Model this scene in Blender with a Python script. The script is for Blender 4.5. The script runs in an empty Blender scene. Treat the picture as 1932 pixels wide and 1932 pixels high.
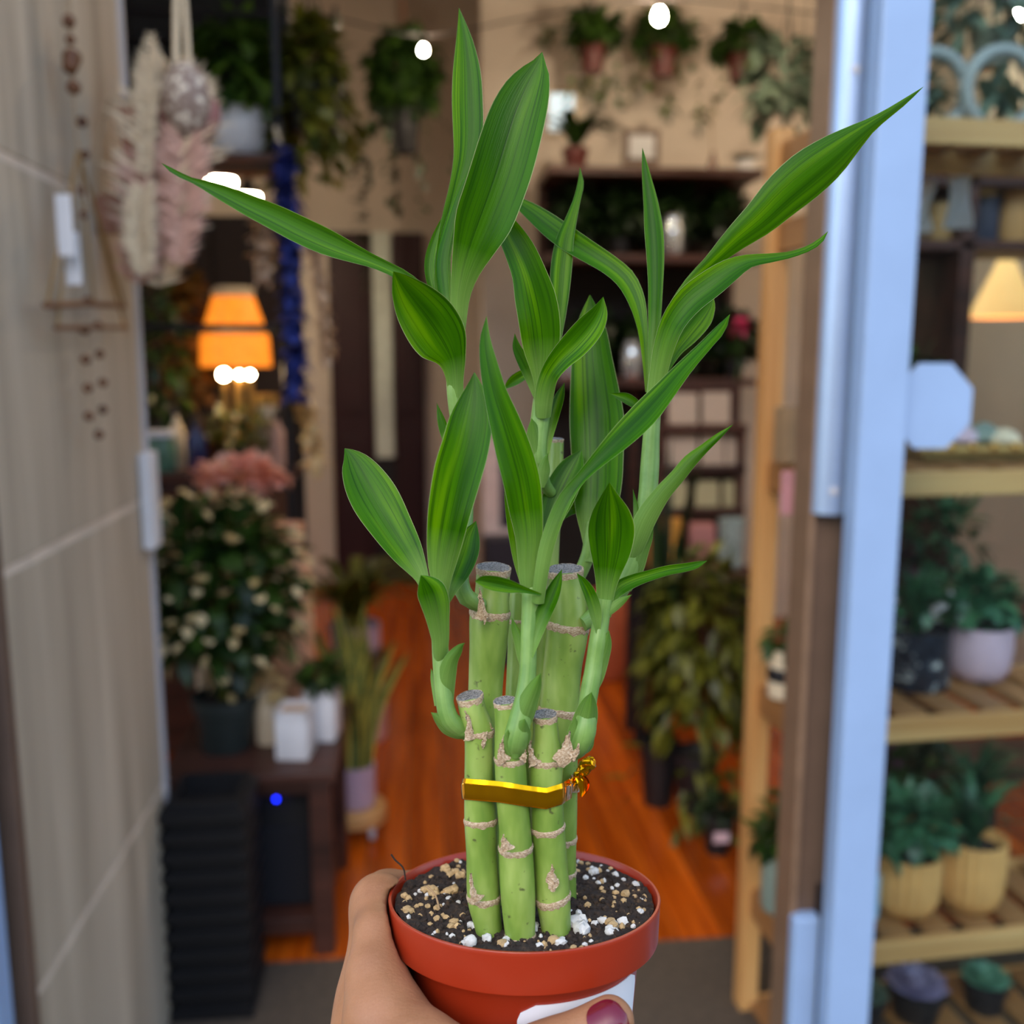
import bpy, bmesh, math, random
import numpy as np
from mathutils import Vector, Matrix

sc = bpy.context.scene
# ------------------------------------------------------------------ camera
F_PX = 1850.0
CAM = Vector((0.0, 0.0, 1.45))
PITCH = math.radians(9.0)
YAW = math.radians(5.4)
cam_data = bpy.data.cameras.new('camera')
cam = bpy.data.objects.new('camera', cam_data)
sc.collection.objects.link(cam)
cam.location = CAM
cam.rotation_euler = (math.radians(90) - PITCH, 0, -YAW)
cam_data.sensor_width = 36.0
cam_data.lens = 36.0 * F_PX / 1932.0
cam_data.clip_start = 0.01
cam_data.dof.use_dof = True
cam_data.dof.focus_distance = 0.345
cam_data.dof.aperture_fstop = 7.6
sc.camera = cam
FWD = Vector((math.sin(YAW) * math.cos(PITCH), math.cos(YAW) * math.cos(PITCH), -math.sin(PITCH)))
RGT = Vector((math.cos(YAW), -math.sin(YAW), 0))
UPV = RGT.cross(FWD)
# ------------------------------------------------------------------ sky and exposure
world = bpy.data.worlds.new('world')
sc.world = world
world.use_nodes = True
wn = world.node_tree
wn.nodes.clear()
sky = wn.nodes.new('ShaderNodeTexSky')
sky.sky_type = 'NISHITA'
sky.sun_disc = False
sky.sun_elevation = math.radians(38)
sky.sun_rotation = math.radians(200)
sky.air_density = 1.1
sky.dust_density = 1.5
bg = wn.nodes.new('ShaderNodeBackground')
bg.inputs['Strength'].default_value = 0.47
wo = wn.nodes.new('ShaderNodeOutputWorld')
wn.links.new(sky.outputs[0], bg.inputs['Color'])
wn.links.new(bg.outputs[0], wo.inputs['Surface'])
sc.view_settings.view_transform = 'Standard'
sc.view_settings.look = 'None'
sc.view_settings.gamma = 1.0
sc.view_settings.exposure = 0.12
sc.view_settings.use_curve_mapping = False

# ------------------------------------------------------------------ pixel to place
def W(px, py, d):                       # a pixel at a distance d along the view axis
    px, py, d = float(px), float(py), float(d)
    return CAM + (FWD + RGT * ((px - 966) / F_PX) + UPV * ((966 - py) / F_PX)) * d
def ray(px, py):
    return FWD + (px - 966) / F_PX * RGT + (966 - py) / F_PX * UPV
def at_y(px, py, y):                    # where the pixel's ray meets the upright plane Y = y
    r = ray(px, py); return CAM + r * ((y - CAM.y) / r.y)
def at_x(px, py, x):
    r = ray(px, py); return CAM + r * ((x - CAM.x) / r.x)
def at_z(px, py, z):
    r = ray(px, py); return CAM + r * ((z - CAM.z) / r.z)
def mpp(y, px=966, py=966):             # metres for one pixel at the plane Y = y
    return (at_y(px + 1, py, y) - at_y(px, py, y)).length

# ------------------------------------------------------------------ mesh helpers
MW = {}
class MB:
    def __init__(s): s.v = []; s.f = []; s.uv = []; s.has_uv = False
    def add(s, vf, M=None):
        v, f = vf[0], vf[1]
        o = len(s.v)
        s.v += [(M @ Vector(p)) for p in v] if M is not None else [Vector(p) for p in v]
        s.f += [tuple(i + o for i in q) for q in f]
        if len(vf) > 2:
            s.has_uv = True; s.uv += vf[2]
        else:
            s.uv += [(0.5, 0.5)] * len(v)
        return s
def make_mesh(mb, name, mat, M=None, smooth=True):
    me = bpy.data.meshes.new(name)
    vs = [M @ p for p in mb.v] if M is not None else mb.v
    me.from_pydata([tuple(p) for p in vs], [], mb.f)
    if mb.has_uv:
        l = me.uv_layers.new(name='UVMap')
        idx = np.empty(len(me.loops), dtype=np.int32); me.loops.foreach_get('vertex_index', idx)
        l.data.foreach_set('uv', np.array(mb.uv, dtype=np.float32)[idx].ravel())
    if smooth and len(me.polygons):
        me.polygons.foreach_set('use_smooth', [True] * len(me.polygons))
        try: me.set_sharp_from_angle(angle=math.radians(38))
        except Exception: pass
    me.materials.append(mat)
    me.update()
    return me
def tagit(o, label=None, cat=None, group=None, kind=None):
    if label: o['label'] = label
    if cat: o['category'] = cat
    if group: o['group'] = group
    if kind: o['kind'] = kind
    return o
def thing(name, label, cat, loc=(0, 0, 0), rz=0.0, group=None, M=None, kind=None):
    o = bpy.data.objects.new(name, None)
    o.empty_display_size = 0.02
    sc.collection.objects.link(o)
    M = M if M is not None else Matrix.Translation(Vector(loc)) @ Matrix.Rotation(rz, 4, 'Z')
    o.matrix_world = M
    MW[o.name] = M.copy()
    return tagit(o, label, cat, group, kind)
def part(mb, name, mat, parent, label=None, kind=None, local=False, smooth=True):
    M = None if local else MW[parent.name].inverted()
    o = bpy.data.objects.new(name, make_mesh(mb, name, mat, M, smooth))
    sc.collection.objects.link(o)
    o.parent = parent
    MW[o.name] = MW[parent.name]
    return tagit(o, label, None, None, kind)
def solo(mb, name, mat, label, cat, loc=None, group=None, kind=None, smooth=True):   # a thing that is one mesh
    if loc is None:
        a = np.array([tuple(p) for p in mb.v]); c = (a.min(0) + a.max(0)) / 2
        loc = (c[0], c[1], a[:, 2].min())
    M = Matrix.Translation(Vector(loc))
    o = bpy.data.objects.new(name, make_mesh(mb, name, mat, M.inverted(), smooth))
    sc.collection.objects.link(o)
    o.matrix_world = M; MW[o.name] = M.copy()
    return tagit(o, label, cat, group, kind)
def struct(mb, name, mat, label=None, parent=None, smooth=False):
    if parent: return part(mb, name, mat, parent, label, smooth=smooth)
    return solo(mb, name, mat, label, None, (0, 0, 0), None, 'structure', smooth)
def share(src, parent, M_local=None, mat=None):                  # another object on the same mesh
    o = src.copy(); sc.collection.objects.link(o); o.parent = parent
    if M_local is not None: o.matrix_local = M_local
    return o

def box(c, s, rz=0.0, bev=0.0, R=None):
    x, y, z = s[0] / 2, s[1] / 2, s[2] / 2
    T = Matrix.Translation(Vector(c)) @ (R if R is not None else Matrix.Rotation(rz, 4, 'Z'))
    if bev <= 0:
        v = [(-x, -y, -z), (x, -y, -z), (x, y, -z), (-x, y, -z), (-x, -y, z), (x, -y, z), (x, y, z), (-x, y, z)]
        f = [(0, 3, 2, 1), (4, 5, 6, 7), (0, 1, 5, 4), (1, 2, 6, 5), (2, 3, 7, 6), (3, 0, 4, 7)]
        return [T @ Vector(p) for p in v], f
    bm = bmesh.new(); bmesh.ops.create_cube(bm, size=1.0)
    for p in bm.verts: p.co = Vector((p.co.x * 2 * x, p.co.y * 2 * y, p.co.z * 2 * z))
    bmesh.ops.bevel(bm, geom=bm.edges[:], offset=min(bev, x * .95, y * .95, z * .95), segments=2, profile=0.5, affect='EDGES')
    bm.verts.index_update()
    v = [T @ p.co for p in bm.verts]; f = [tuple(q.index for q in fc.verts) for fc in bm.faces]
    bm.free(); return v, f
def box2(a, b, bev=0.0):                # from corner to corner
    a, b = Vector(a), Vector(b)
    return box((a + b) / 2, [abs(q) for q in (b - a)], 0, bev)
def frames(P):
    n = len(P); T = []
    for i in range(n):
        t = (P[min(i + 1, n - 1)] - P[max(i - 1, 0)]); T.append(t.normalized() if t.length > 1e-9 else Vector((0, 0, 1)))
    ref = Vector((0, 1, 0)) if abs(T[0].y) < .9 else Vector((1, 0, 0))
    N = (ref - T[0] * ref.dot(T[0])).normalized(); out = []
    for i in range(n):
        N = (N - T[i] * N.dot(T[i])).normalized()
        out.append((T[i], N, T[i].cross(N)))
    return out
def tube(P, R, n=10, caps=True, uvs=None):
    P = [Vector(p) for p in P]
    if not hasattr(R, '__len__'): R = [R] * len(P)
    fr = frames(P); v = []; f = []; uv = []
    for i, (p, (t, a, b)) in enumerate(zip(P, fr)):
        for k in range(n):
            w = 2 * math.pi * k / n
            v.append(p + (a * math.cos(w) + b * math.sin(w)) * R[i])
            uv.append((k / n, i / max(1, len(P) - 1)))
    for i in range(len(P) - 1):
        for k in range(n):
            q = (k + 1) % n
            f.append((i * n + k, i * n + q, (i + 1) * n + q, (i + 1) * n + k))
    if caps:
        f.append(tuple(reversed(range(n)))); f.append(tuple((len(P) - 1) * n + k for k in range(n)))
    return v, f, uv
def lathe(prof, n=24, c=(0, 0, 0), wob=None):
    v = []; f = []; uv = []; m = len(prof); c = Vector(c)
    for i, (r, z) in enumerate(prof):
        for k in range(n):
            w = 2 * math.pi * k / n; rr = r * (wob(w, z) if wob else 1)
            v.append(c + Vector((rr * math.cos(w), rr * math.sin(w), z))); uv.append((k / n, i / (m - 1)))
    for i in range(m - 1):
        for k in range(n):
            q = (k + 1) % n; f.append((i * n + k, i * n + q, (i + 1) * n + q, (i + 1) * n + k))
    if prof[0][0] > 1e-6: f.append(tuple(reversed(range(n))))
    if prof[-1][0] > 1e-6: f.append(tuple((m - 1) * n + k for k in range(n)))
    return v, f, uv
def ball(c, r, n=10, sz=None):
    prof = [(max(1e-5, math.sin(math.pi * i / n)) * 1.0, -math.cos(math.pi * i / n)) for i in range(n + 1)]
    v, f, uv = lathe(prof, max(8, n))
    s = sz if sz else (r, r, r); c = Vector(c)
    return [c + Vector((p.x * s[0], p.y * s[1], p.z * s[2])) for p in v], f
def crom(pts, n):                       # Catmull-Rom through rows of numbers, n samples evenly along the chord
    A = np.array(pts, float); k = len(A)
    s = np.concatenate([[0], np.cumsum(np.linalg.norm(np.diff(A[:, :2], axis=0), axis=1) + 1e-6)])
    q = np.linspace(0, s[-1], n); out = np.empty((n, A.shape[1]))
    m = np.empty_like(A)
    for i in range(k):
        a, b = max(0, i - 1), min(k - 1, i + 1); m[i] = (A[b] - A[a]) / (s[b] - s[a])
    for j, x in enumerate(q):
        i = min(k - 2, max(0, int(np.searchsorted(s, x)) - 1)); h = s[i + 1] - s[i]; t = (x - s[i]) / h
        out[j] = ((2*t**3 - 3*t**2 + 1) * A[i] + (t**3 - 2*t**2 + t) * h * m[i] + (-2*t**3 + 3*t**2) * A[i + 1] + (t**3 - t**2) * h * m[i + 1])
    return out

# ------------------------------------------------------------------ materials
def srgb(r, g, b, a=1.0):
    c = lambda u: (u / 255 / 12.92) if u / 255 <= .04045 else ((u / 255 + .055) / 1.055) ** 2.4
    return (c(r), c(g), c(b), a)
class Mat:
    def __init__(s, name):
        s.m = bpy.data.materials.new(name); s.m.use_nodes = True; s.t = s.m.node_tree
        s.p = s.t.nodes['Principled BSDF']; s.out = s.t.nodes['Material Output']
    def n(s, typ, **kw):
        nd = s.t.nodes.new('ShaderNode' + typ)
        for k, v in kw.items():
            if k in nd.inputs: nd.inputs[k].default_value = v
            else: setattr(nd, k, v)
        return nd
    def l(s, a, b): s.t.links.new(a, b)
    def ramp(s, fac, stops):
        r = s.n('ValToRGB'); e = r.color_ramp.elements
        while len(e) < len(stops): e.new(0.5)
        for el, (pos, col) in zip(e, stops): el.position = pos; el.color = col
        s.l(fac, r.inputs[0]); return r.outputs[0]
    def mix(s, fac, a, b, mode='MIX'):
        m = s.n('MixRGB', blend_type=mode)
        for sock, v in ((m.inputs[0], fac), (m.inputs[1], a), (m.inputs[2], b)):
            if isinstance(v, (int, float, tuple)): sock.default_value = v
            else: s.l(v, sock)
        return m.outputs[0]
    def coords(s, which='Object', scale=(1, 1, 1)):
        c = s.n('TexCoord'); m = s.n('Mapping'); m.inputs['Scale'].default_value = scale
        s.l(c.outputs[which], m.inputs[0]); return m.outputs[0]
    def noise(s, vec, scale=5, detail=3, rough=.55):
        t = s.n('TexNoise', Scale=scale, Detail=detail, Roughness=rough); s.l(vec, t.inputs['Vector']); return t.outputs['Fac']
    def bump(s, h, strength=.3, dist=.01):
        b = s.n('Bump', Strength=strength, Distance=dist); s.l(h, b.inputs['Height']); s.l(b.outputs[0], s.p.inputs['Normal'])
    def col(s, v):
        if isinstance(v, tuple): s.p.inputs['Base Color'].default_value = v
        else: s.l(v, s.p.inputs['Base Color'])
def plain(name, rgb, rough=.5, metal=0.0, var=.12, scale=20, spec=.5):
    m = Mat(name); c = srgb(*rgb)
    d = tuple(x * (1 - var) for x in c[:3]) + (1,); e = tuple(min(1, x * (1 + var)) for x in c[:3]) + (1,)
    m.col(m.ramp(m.noise(m.coords(), scale), [(.3, d), (.7, e)]))
    m.p.inputs['Roughness'].default_value = rough; m.p.inputs['Metallic'].default_value = metal
    m.p.inputs['Specular IOR Level'].default_value = spec
    return m.m
def glow(name, rgb, strength):
    m = Mat(name); c = srgb(*rgb)
    m.col(c); m.p.inputs['Emission Color'].default_value = c; m.p.inputs['Emission Strength'].default_value = strength
    return m.m
def foliage_mat(name, dark, light, rough=.42, trans=.25):
    m = Mat(name); g = m.n('NewGeometry')
    c = m.ramp(g.outputs['Random Per Island'], [(0, srgb(*dark)), (1, srgb(*light))])
    m.col(c); m.p.inputs['Roughness'].default_value = rough
    t = m.n('BsdfTranslucent'); m.l(c, t.inputs[0]); x = m.n('MixShader'); x.inputs[0].default_value = trans
    m.l(m.p.outputs[0], x.inputs[1]); m.l(t.outputs[0], x.inputs[2]); m.l(x.outputs[0], m.out.inputs[0])
    return m.m
def wood_mat(name, dark, light, axis=2, scale=18, rough=.5, perobj=0.0):
    m = Mat(name); s = [scale] * 3; s[axis] = scale * .06
    v = m.coords('Object', tuple(s)); nz = m.noise(v, 1.0, 4, .6)
    c = m.ramp(nz, [(.32, srgb(*dark)), (.68, srgb(*light))])
    if perobj:
        o = m.n('ObjectInfo'); hs = m.n('HueSaturation')
        mr = m.n('MapRange'); m.l(o.outputs['Random'], mr.inputs[0]); mr.inputs[3].default_value = 1 - perobj; mr.inputs[4].default_value = 1 + perobj
        m.l(mr.outputs[0], hs.inputs['Value']); m.l(c, hs.inputs['Color']); c = hs.outputs[0]
    m.col(c); m.p.inputs['Roughness'].default_value = rough; m.bump(nz, .15, .003)
    return m.m
# ================================================================== the setting
YT = at_z(935, 1792, 0).y                    # where the shop's wooden floor begins
corner = at_z(340, 1885, 0)
XL, YC = corner.x, corner.y                  # far end of the wood clad wall on the left
YF = at_x(70, 1932, XL).y                    # the left door frame stands where the cladding ends
XR, XW, YB = 2.6, -2.7, 6.3
M_floor = wood_mat('orange_floor', (140, 54, 6), (206, 98, 20), 1, 26, .2, .25)
M_entry = plain('entry_mat', (80, 70, 58), .9, 0, .25, 60)
M_wall = plain('beige_plaster', (208, 196, 182), .85, 0, .05, 3)
M_ceil = plain('ceiling_paint', (150, 135, 118), .9, 0, .05, 3)
M_clad = wood_mat('grey_wood_cladding', (156, 142, 122), (204, 190, 168), 2, 9, .75)
M_trim = plain('pale_metal', (190, 190, 195), .45, 0, .05, 8)
M_white = plain('blue_white_paint', (146, 174, 212), .4, 0, .04, 9)
M_brown = plain('brown_frame', (98, 78, 64), .5, 0, .1, 14)
M_black = plain('black_metal', (26, 27, 32), .45, .3, .15, 25)
M_darkwood = wood_mat('dark_wood', (44, 24, 18), (86, 50, 38), 0, 16, .5)
M_pine = wood_mat('pine', (186, 130, 72), (222, 174, 110), 2, 16, .5)
M_pine_x = wood_mat('pine_rail', (190, 136, 78), (226, 180, 116), 0, 16, .5)

struct(MB().add(box2((-9, -9, -.06), (9, YT, 0))), 'floor_entry', M_entry, 'dark grey brown mat floor at the shop entrance')
fl = struct(MB().add(box2((XW, YT, -.06), (XR, YB, -.012))), 'floor', M_brown, 'orange stained wooden plank floor')
pw = .115
pl0 = None
for i in range(int((XR - XW) / pw)):
    Mx = Matrix.Translation((XW + pw * (i + .5), (YT + YB) / 2, -.006))
    if pl0 is None:
        mb = MB().add(box((0, 0, 0), (pw - .004, YB - YT, .012), 0, .0015))
        pl0 = part(mb, 'plank', M_floor, fl, local=True, smooth=False); pl0.matrix_local = Mx
    else: share(pl0, fl, Mx)
struct(MB().add(box2((XW - .1, YB, 0), (XR + .1, YB + .1, 3.9))), 'wall_back', M_wall, 'beige plaster wall at the back of the shop')
struct(MB().add(box2((XW - .1, YC, 0), (XW, YB, 3.9))), 'wall_far_left', M_wall, 'beige plaster wall on the left of the shop')
struct(MB().add(box2((XR, 1.3, 0), (XR + .1, YB, 3.9))), 'wall_right', M_wall, 'beige plaster wall on the right of the shop')
struct(MB().add(box2((XW - .1, 1.4, 3.9), (XR + .1, YB + .1, 4.0))), 'ceiling', M_ceil, 'plain shop ceiling')
# the nearer stretch of back wall with the hanging pots: it ends in a corner
YP = 5.2
xa = at_y(908, 60, YP).x
struct(MB().add(box2((xa, YP, 0), (XR, YP + .12, 3.9))), 'wall_middle', M_wall, 'lighter beige wall behind the hanging red pots')
# wood clad wall, each board panel its own piece
zA = at_x(120, 345, XL).z; zB = at_x(245, 960, XL).z; zC = at_x(300, 1500, XL).z
wl = struct(MB().add(box2((XL - .12, YF + .001, 0), (XL - .0065, YC - .005, 3.4))), 'wall_left', plain('pale_joint', (214, 198, 180), .8), 'grey wood clad wall on the left')
rows = [0, zC, zB, zA, zA + (zA - zB), 3.4]
for a, b in zip(rows[:-1], rows[1:]):
    mb = MB().add(box2((XL - .012, YF, a + .006), (XL - .004, YC - .02, b - .006), .003))
    part(mb, 'panel', M_clad, wl, smooth=False)
part(MB().add(box2((XL - .125, YC - .02, 0), (XL + .002, YC, 3.4), .002)), 'corner_trim', M_trim, wl, 'pale metal corner strip', smooth=False)
# left door frame
fw = mpp(YF, 100, 1700)
xf = XL
trim = thing('trim_1', 'brown and white door frame at the far left', None, (xf, YF, 0), kind='structure')
part(MB().add(box2((xf - .03, YF - .02, 0), (xf + .006, YF, 3.2), .002)), 'brown_jamb', M_brown, trim, smooth=False)
part(MB().add(box2((xf - .105, YF - .09, 0), (xf - .012, YF - .04, 3.2), .004)), 'white_stile', M_white, trim, smooth=False)
# facade above and beside the opening
struct(MB().add(box2((XW - .1, 1.42, 3.2), (XR + .1, 1.62, 4.0))), 'wall_front', M_wall, 'wall above the shop entrance')
struct(MB().add(box2((XW - .1, YF - .05, 0), (xf - .12, YF + .12, 3.3))), 'wall_front_left', M_clad, 'wood clad wall left of the entrance')

# glass sliding door on the right
YD = 1.50
s0, s1 = at_y(1602, 966, YD).x, at_y(1688, 966, YD).x
door = thing('door_1', 'sliding glass door with pale blue white frame on the right', None, ((s0 + s1) / 2, YD, 0), kind='structure')
part(MB().add(box2((s0, YD - .022, .0), (s1, YD + .022, 3.2), .004)), 'stile', M_white, door, 'pale blue white upright door stile', smooth=False)
part(MB().add(box2((s1, YD - .02, 3.08), (XR, YD + .02, 3.2), .004)), 'top_rail', M_white, door, smooth=False)
part(MB().add(box2((s1, YD - .02, .0), (XR, YD + .02, .1), .004)), 'bottom_rail', M_white, door, smooth=False)
mg = Mat('door_glass'); tr = mg.n('BsdfTransparent'); gl = mg.n('BsdfGlossy'); gl.inputs['Roughness'].default_value = .02
tr.inputs[0].default_value = (.86, .93, .95, 1)
fr_ = mg.n('Fresnel'); fr_.inputs[0].default_value = 1.5; mx = mg.n('MixShader')
gb = mg.n('NewGeometry'); iv = mg.n('Math', operation='SUBTRACT'); iv.inputs[0].default_value = 1.0; mg.l(gb.outputs['Backfacing'], iv.inputs[1])
mu_ = mg.n('Math', operation='MULTIPLY'); mg.l(fr_.outputs[0], mu_.inputs[0]); mg.l(iv.outputs[0], mu_.inputs[1]); mg.l(mu_.outputs[0], mx.inputs[0]); mg.l(tr.outputs[0], mx.inputs[1]); mg.l(gl.outputs[0], mx.inputs[2]); mg.l(mx.outputs[0], mg.out.inputs[0])
M_glass = mg.m
part(MB().add(box2((s1 - .01, YD - .003, .1), (XR, YD + .003, 3.08))), 'glass_pane', M_glass, door, 'clear glass pane of the door', smooth=False)
oc = at_y(1758, 766, YD - .005); r8 = 79 * mpp(YD, 1758, 766)
mb = MB(); v = []; f = []
for zz in (-.0035, -.001):
    for rr in (1.0, ):
        for k in range(8):
            w = math.pi / 8 + k * math.pi / 4
            v.append(oc + Vector((r8 * math.cos(w), zz, r8 * 1.04 * math.sin(w))))
f = [tuple(range(8)), tuple(reversed(range(8, 16)))] + [(k, k + 8, (k + 1) % 8 + 8, (k + 1) % 8) for k in range(8)]
part(mb.add((v, f)), 'octagonal_sticker', M_white, door, 'plain pale blue eight sided sticker on the glass', smooth=False)
# brown jamb the door closes against, with the half round guard
YJ = YD + .09
j0, j1 = at_y(1528, 966, YJ).x, at_y(1606, 966, YJ).x
jam = thing('trim_2', 'brown door jamb beside the glass door', None, ((j0 + j1) / 2, YJ, 0), kind='structure')
part(MB().add(box2((j0, YJ - .02, 0), (j1 + .03, YJ + .05, 3.2), .003)), 'jamb', M_brown, jam, smooth=False)
part(MB().add(box2((j0 - .012, YJ - .03, 0), (j0 + .0, YJ + .05, 3.2), .003)), 'jamb_lip', plain('tan_lip', (126, 100, 78), .5), jam, smooth=False)
gx = at_y(1566, 966, YJ - .03).x; gr = .034
zb = at_y(1545, 968, YJ - .03).z
def half_round(z0, z1, r, cx, cy):
    v = []; f = []; n = 14
    for z in (z0, z1):
        for k in range(n + 1):
            w = math.pi * k / n
            v.append(Vector((cx - r * math.cos(w), cy - r * 1.0 * math.sin(w), z)))
    m = n + 1
    for k in range(n): f.append((k, k + 1, m + k + 1, m + k))
    f.append(tuple(reversed(range(m)))); f.append(tuple(m + k for k in range(m))); f.append((0, m, 2 * m - 1, m - 1))
    return v, f
grd = part(MB().add(half_round(zb, 3.2, gr, gx, YJ - .018)), 'pull_guard', plain('blue_aluminium', (164, 188, 222), .38, .55, .04, 9), jam, 'pale half round pull guard ending at mid height')
for py in (132, 926):
    c = at_y(1566, py, YJ - .045); c.x = gx - .004; c.y = YJ - .05
    lv = lathe([(.008, 0), (.006, .003), (.0005, .004)], 12); Mr = Matrix.Translation(c) @ Matrix.Rotation(math.pi / 2, 4, 'X')
    part(MB().add(([Mr @ p for p in lv[0]], lv[1])), 'rivet', M_trim, grd)
zl = at_y(1510, 1722, YJ - .03).z
part(MB().add(box2((j0 - .012, YJ - .05, .0), (j0 + .036, YJ - .02, zl), .006)), 'lower_cover', M_white, jam, 'pale cover low on the jamb', smooth=False)
part(MB().add(box2((j0 + .036, YJ - .024, zl - .16), (j0 + .044, YJ - .019, zl + .05), .001)), 'lock_slot', M_black, jam, smooth=False)
# ================================================================== the lucky bamboo in its pot
PD, PH = 0.365, 0.142                    # distance of the pot's axis; drop of its rim below the view axis
PX = (989 - 966) * PD / F_PX
POT_M = Matrix(((RGT.x, FWD.x, UPV.x, 0), (RGT.y, FWD.y, UPV.y, 0), (RGT.z, FWD.z, UPV.z, 0), (0, 0, 0, 1)))
POT_M = Matrix.Translation(CAM + FWD * PD + RGT * PX - UPV * (PH + .088)) @ POT_M      # pot's own frame: z along its axis, -y towards the viewer
HP = .088
bam = thing('potted_lucky_bamboo', 'lucky bamboo with leafy green shoots in a terracotta coloured pot held in hand', 'potted plant', M=POT_M)

m = Mat('terracotta_plastic')
nz = m.noise(m.coords(), 14, 3)
m.col(m.ramp(nz, [(.3, srgb(150, 42, 16)), (.7, srgb(166, 50, 22))])); m.p.inputs['Roughness'].default_value = .32
m.p.inputs['Subsurface Weight'].default_value = .05; m.p.inputs['Subsurface Radius'].default_value = (.004, .001, .0005)
M_pot = m.m
prof = [(.0005, .003), (.033, .003), (.0345, 0), (.036, .001), (.0425, .0725), (.0432, .0737), (.0488, .0739), (.0492, .0741), (.0494, .0746), (.0500, .0868), (.0502, .0880), (.0500, .0884), (.0492, .0884), (.0489, .0880), (.0478, .0770), (.0425, .0730), (.036, .006), (.0005, .006)]
part(MB().add(lathe(prof, 96)), 'pot', M_pot, bam, 'small glossy terracotta coloured plastic pot', local=True)
# blank white sticker wrapped round the pot
def pot_r(z): return .036 + (.0425 - .036) * (z - .001) / .0725
a0, a1, zt, zbm, rc = math.radians(-94), math.radians(-20), .0675, .012, .006
NU, NV = 30, 22; v = []; f = []
for layer, off in ((0, .0005), (1, .0001)):
    for j in range(NV + 1):
        z = zbm + (zt - zbm) * j / NV
        e = min(z - zbm, zt - z); inset = 0.0
        if e < rc: inset = rc - math.sqrt(max(0, rc * rc - (rc - e) ** 2))
        for i in range(NU + 1):
            lo, hi = a0 + inset / .04, a1 - inset / .04
            w = lo + (hi - lo) * i / NU; r = pot_r(z) + off
            v.append(Vector((r * math.cos(w), r * math.sin(w), z)))
n1 = NU + 1; off2 = (NU + 1) * (NV + 1)
for j in range(NV):
    for i in range(NU): f.append((j * n1 + i, j * n1 + i + 1, (j + 1) * n1 + i + 1, (j + 1) * n1 + i))
for i in range(NU):
    f.append((i, off2 + i, off2 + i + 1, i + 1)); k = NV * n1 + i; f.append((k, k + 1, off2 + k + 1, off2 + k))
for j in range(NV):
    k = j * n1; f.append((k, k + n1, off2 + k + n1, off2 + k)); k += NU; f.append((k, off2 + k, off2 + k + n1, k + n1))
part(MB().add((v, f)), 'price_sticker', plain('sticker_paper', (232, 234, 240), .45, 0, .02, 10), bam, 'blank white sticker with rounded corners', local=True)

# soil
m = Mat('potting_soil'); nz = m.noise(m.coords(), 420, 5, .7); n2 = m.noise(m.coords(), 90, 3, .6)
m.col(m.mix(n2, m.ramp(nz, [(.35, srgb(26, 20, 16)), (.55, srgb(62, 47, 34)), (.72, srgb(128, 98, 64))]), srgb(40, 31, 25)))
m.p.inputs['Roughness'].default_value = .95; m.bump(nz, .9, .0015); M_soil = m.m
rng = random.Random(4)
def sn(x, y, s=1.0):
    return math.sin(x * 210 * s + 1.3) * math.cos(y * 190 * s + .4) + .6 * math.sin(x * 520 * s + y * 430 * s) + .35 * math.cos(x * 1100 * s - y * 900 * s)
def soil_h(x, y):
    r = math.hypot(x, y); return .0864 + .0007 * sn(x, y) + .0012 * (1 - r / .046) - .0005
v = []; f = []; NR, NA = 36, 96
v.append(Vector((0, 0, soil_h(0, 0))))
for i in range(1, NR + 1):
    for k in range(NA):
        r = .0478 * i / NR; w = 2 * math.pi * k / NA; x, y = r * math.cos(w), r * math.sin(w)
        v.append(Vector((x, y, soil_h(x, y) + rng.uniform(-.00035, .00055))))
for k in range(NA): f.append((0, 1 + k, 1 + (k + 1) % NA))
for i in range(NR - 1):
    for k in range(NA):
        a, b = 1 + i * NA, 1 + (i + 1) * NA; q = (k + 1) % NA; f.append((a + k, b + k, b + q, a + q))
soil = part(MB().add((v, f)), 'soil', M_soil, bam, 'dark crumbly potting soil', local=True)
def lump(c, r, rng, sub=1):
    bm = bmesh.new(); bmesh.ops.create_icosphere(bm, subdivisions=sub, radius=1)
    s = (r * rng.uniform(.8, 1.25), r * rng.uniform(.8, 1.25), r * rng.uniform(.65, 1.0)); q = rng.random() * 9
    v = []
    for p in bm.verts:
        k = 1 + .22 * math.sin(p.co.x * 5 + q) * math.cos(p.co.y * 4.3 - q) + rng.uniform(-.1, .1)
        v.append(Vector((c[0] + p.co.x * s[0] * k, c[1] + p.co.y * s[1] * k, c[2] + p.co.z * s[2] * k)))
    f = [tuple(x.index for x in fc.verts) for fc in bm.faces]; bm.free(); return v, f
def soil_pt(px, py):                     # soil point under a pixel
    Mi = MW[bam.name].inverted(); o = Mi @ CAM; d = (Mi.to_3x3() @ ray(px, py)); t = (.0868 - o.z) / d.z; return o + d * t
crumbs = MB()
for i in range(1500):
    r = .0465 * math.sqrt(rng.random()); w = rng.random() * 6.283; x, y = r * math.cos(w), r * math.sin(w)
    crumbs.add(lump((x, y, soil_h(x, y) + .0002), rng.choice([.0004, .0006, .0008, .0011, .0014]), rng))
part(crumbs, 'soil_crumbs', M_soil, soil, kind='stuff', local=True)
per, peb = MB(), MB()
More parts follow.
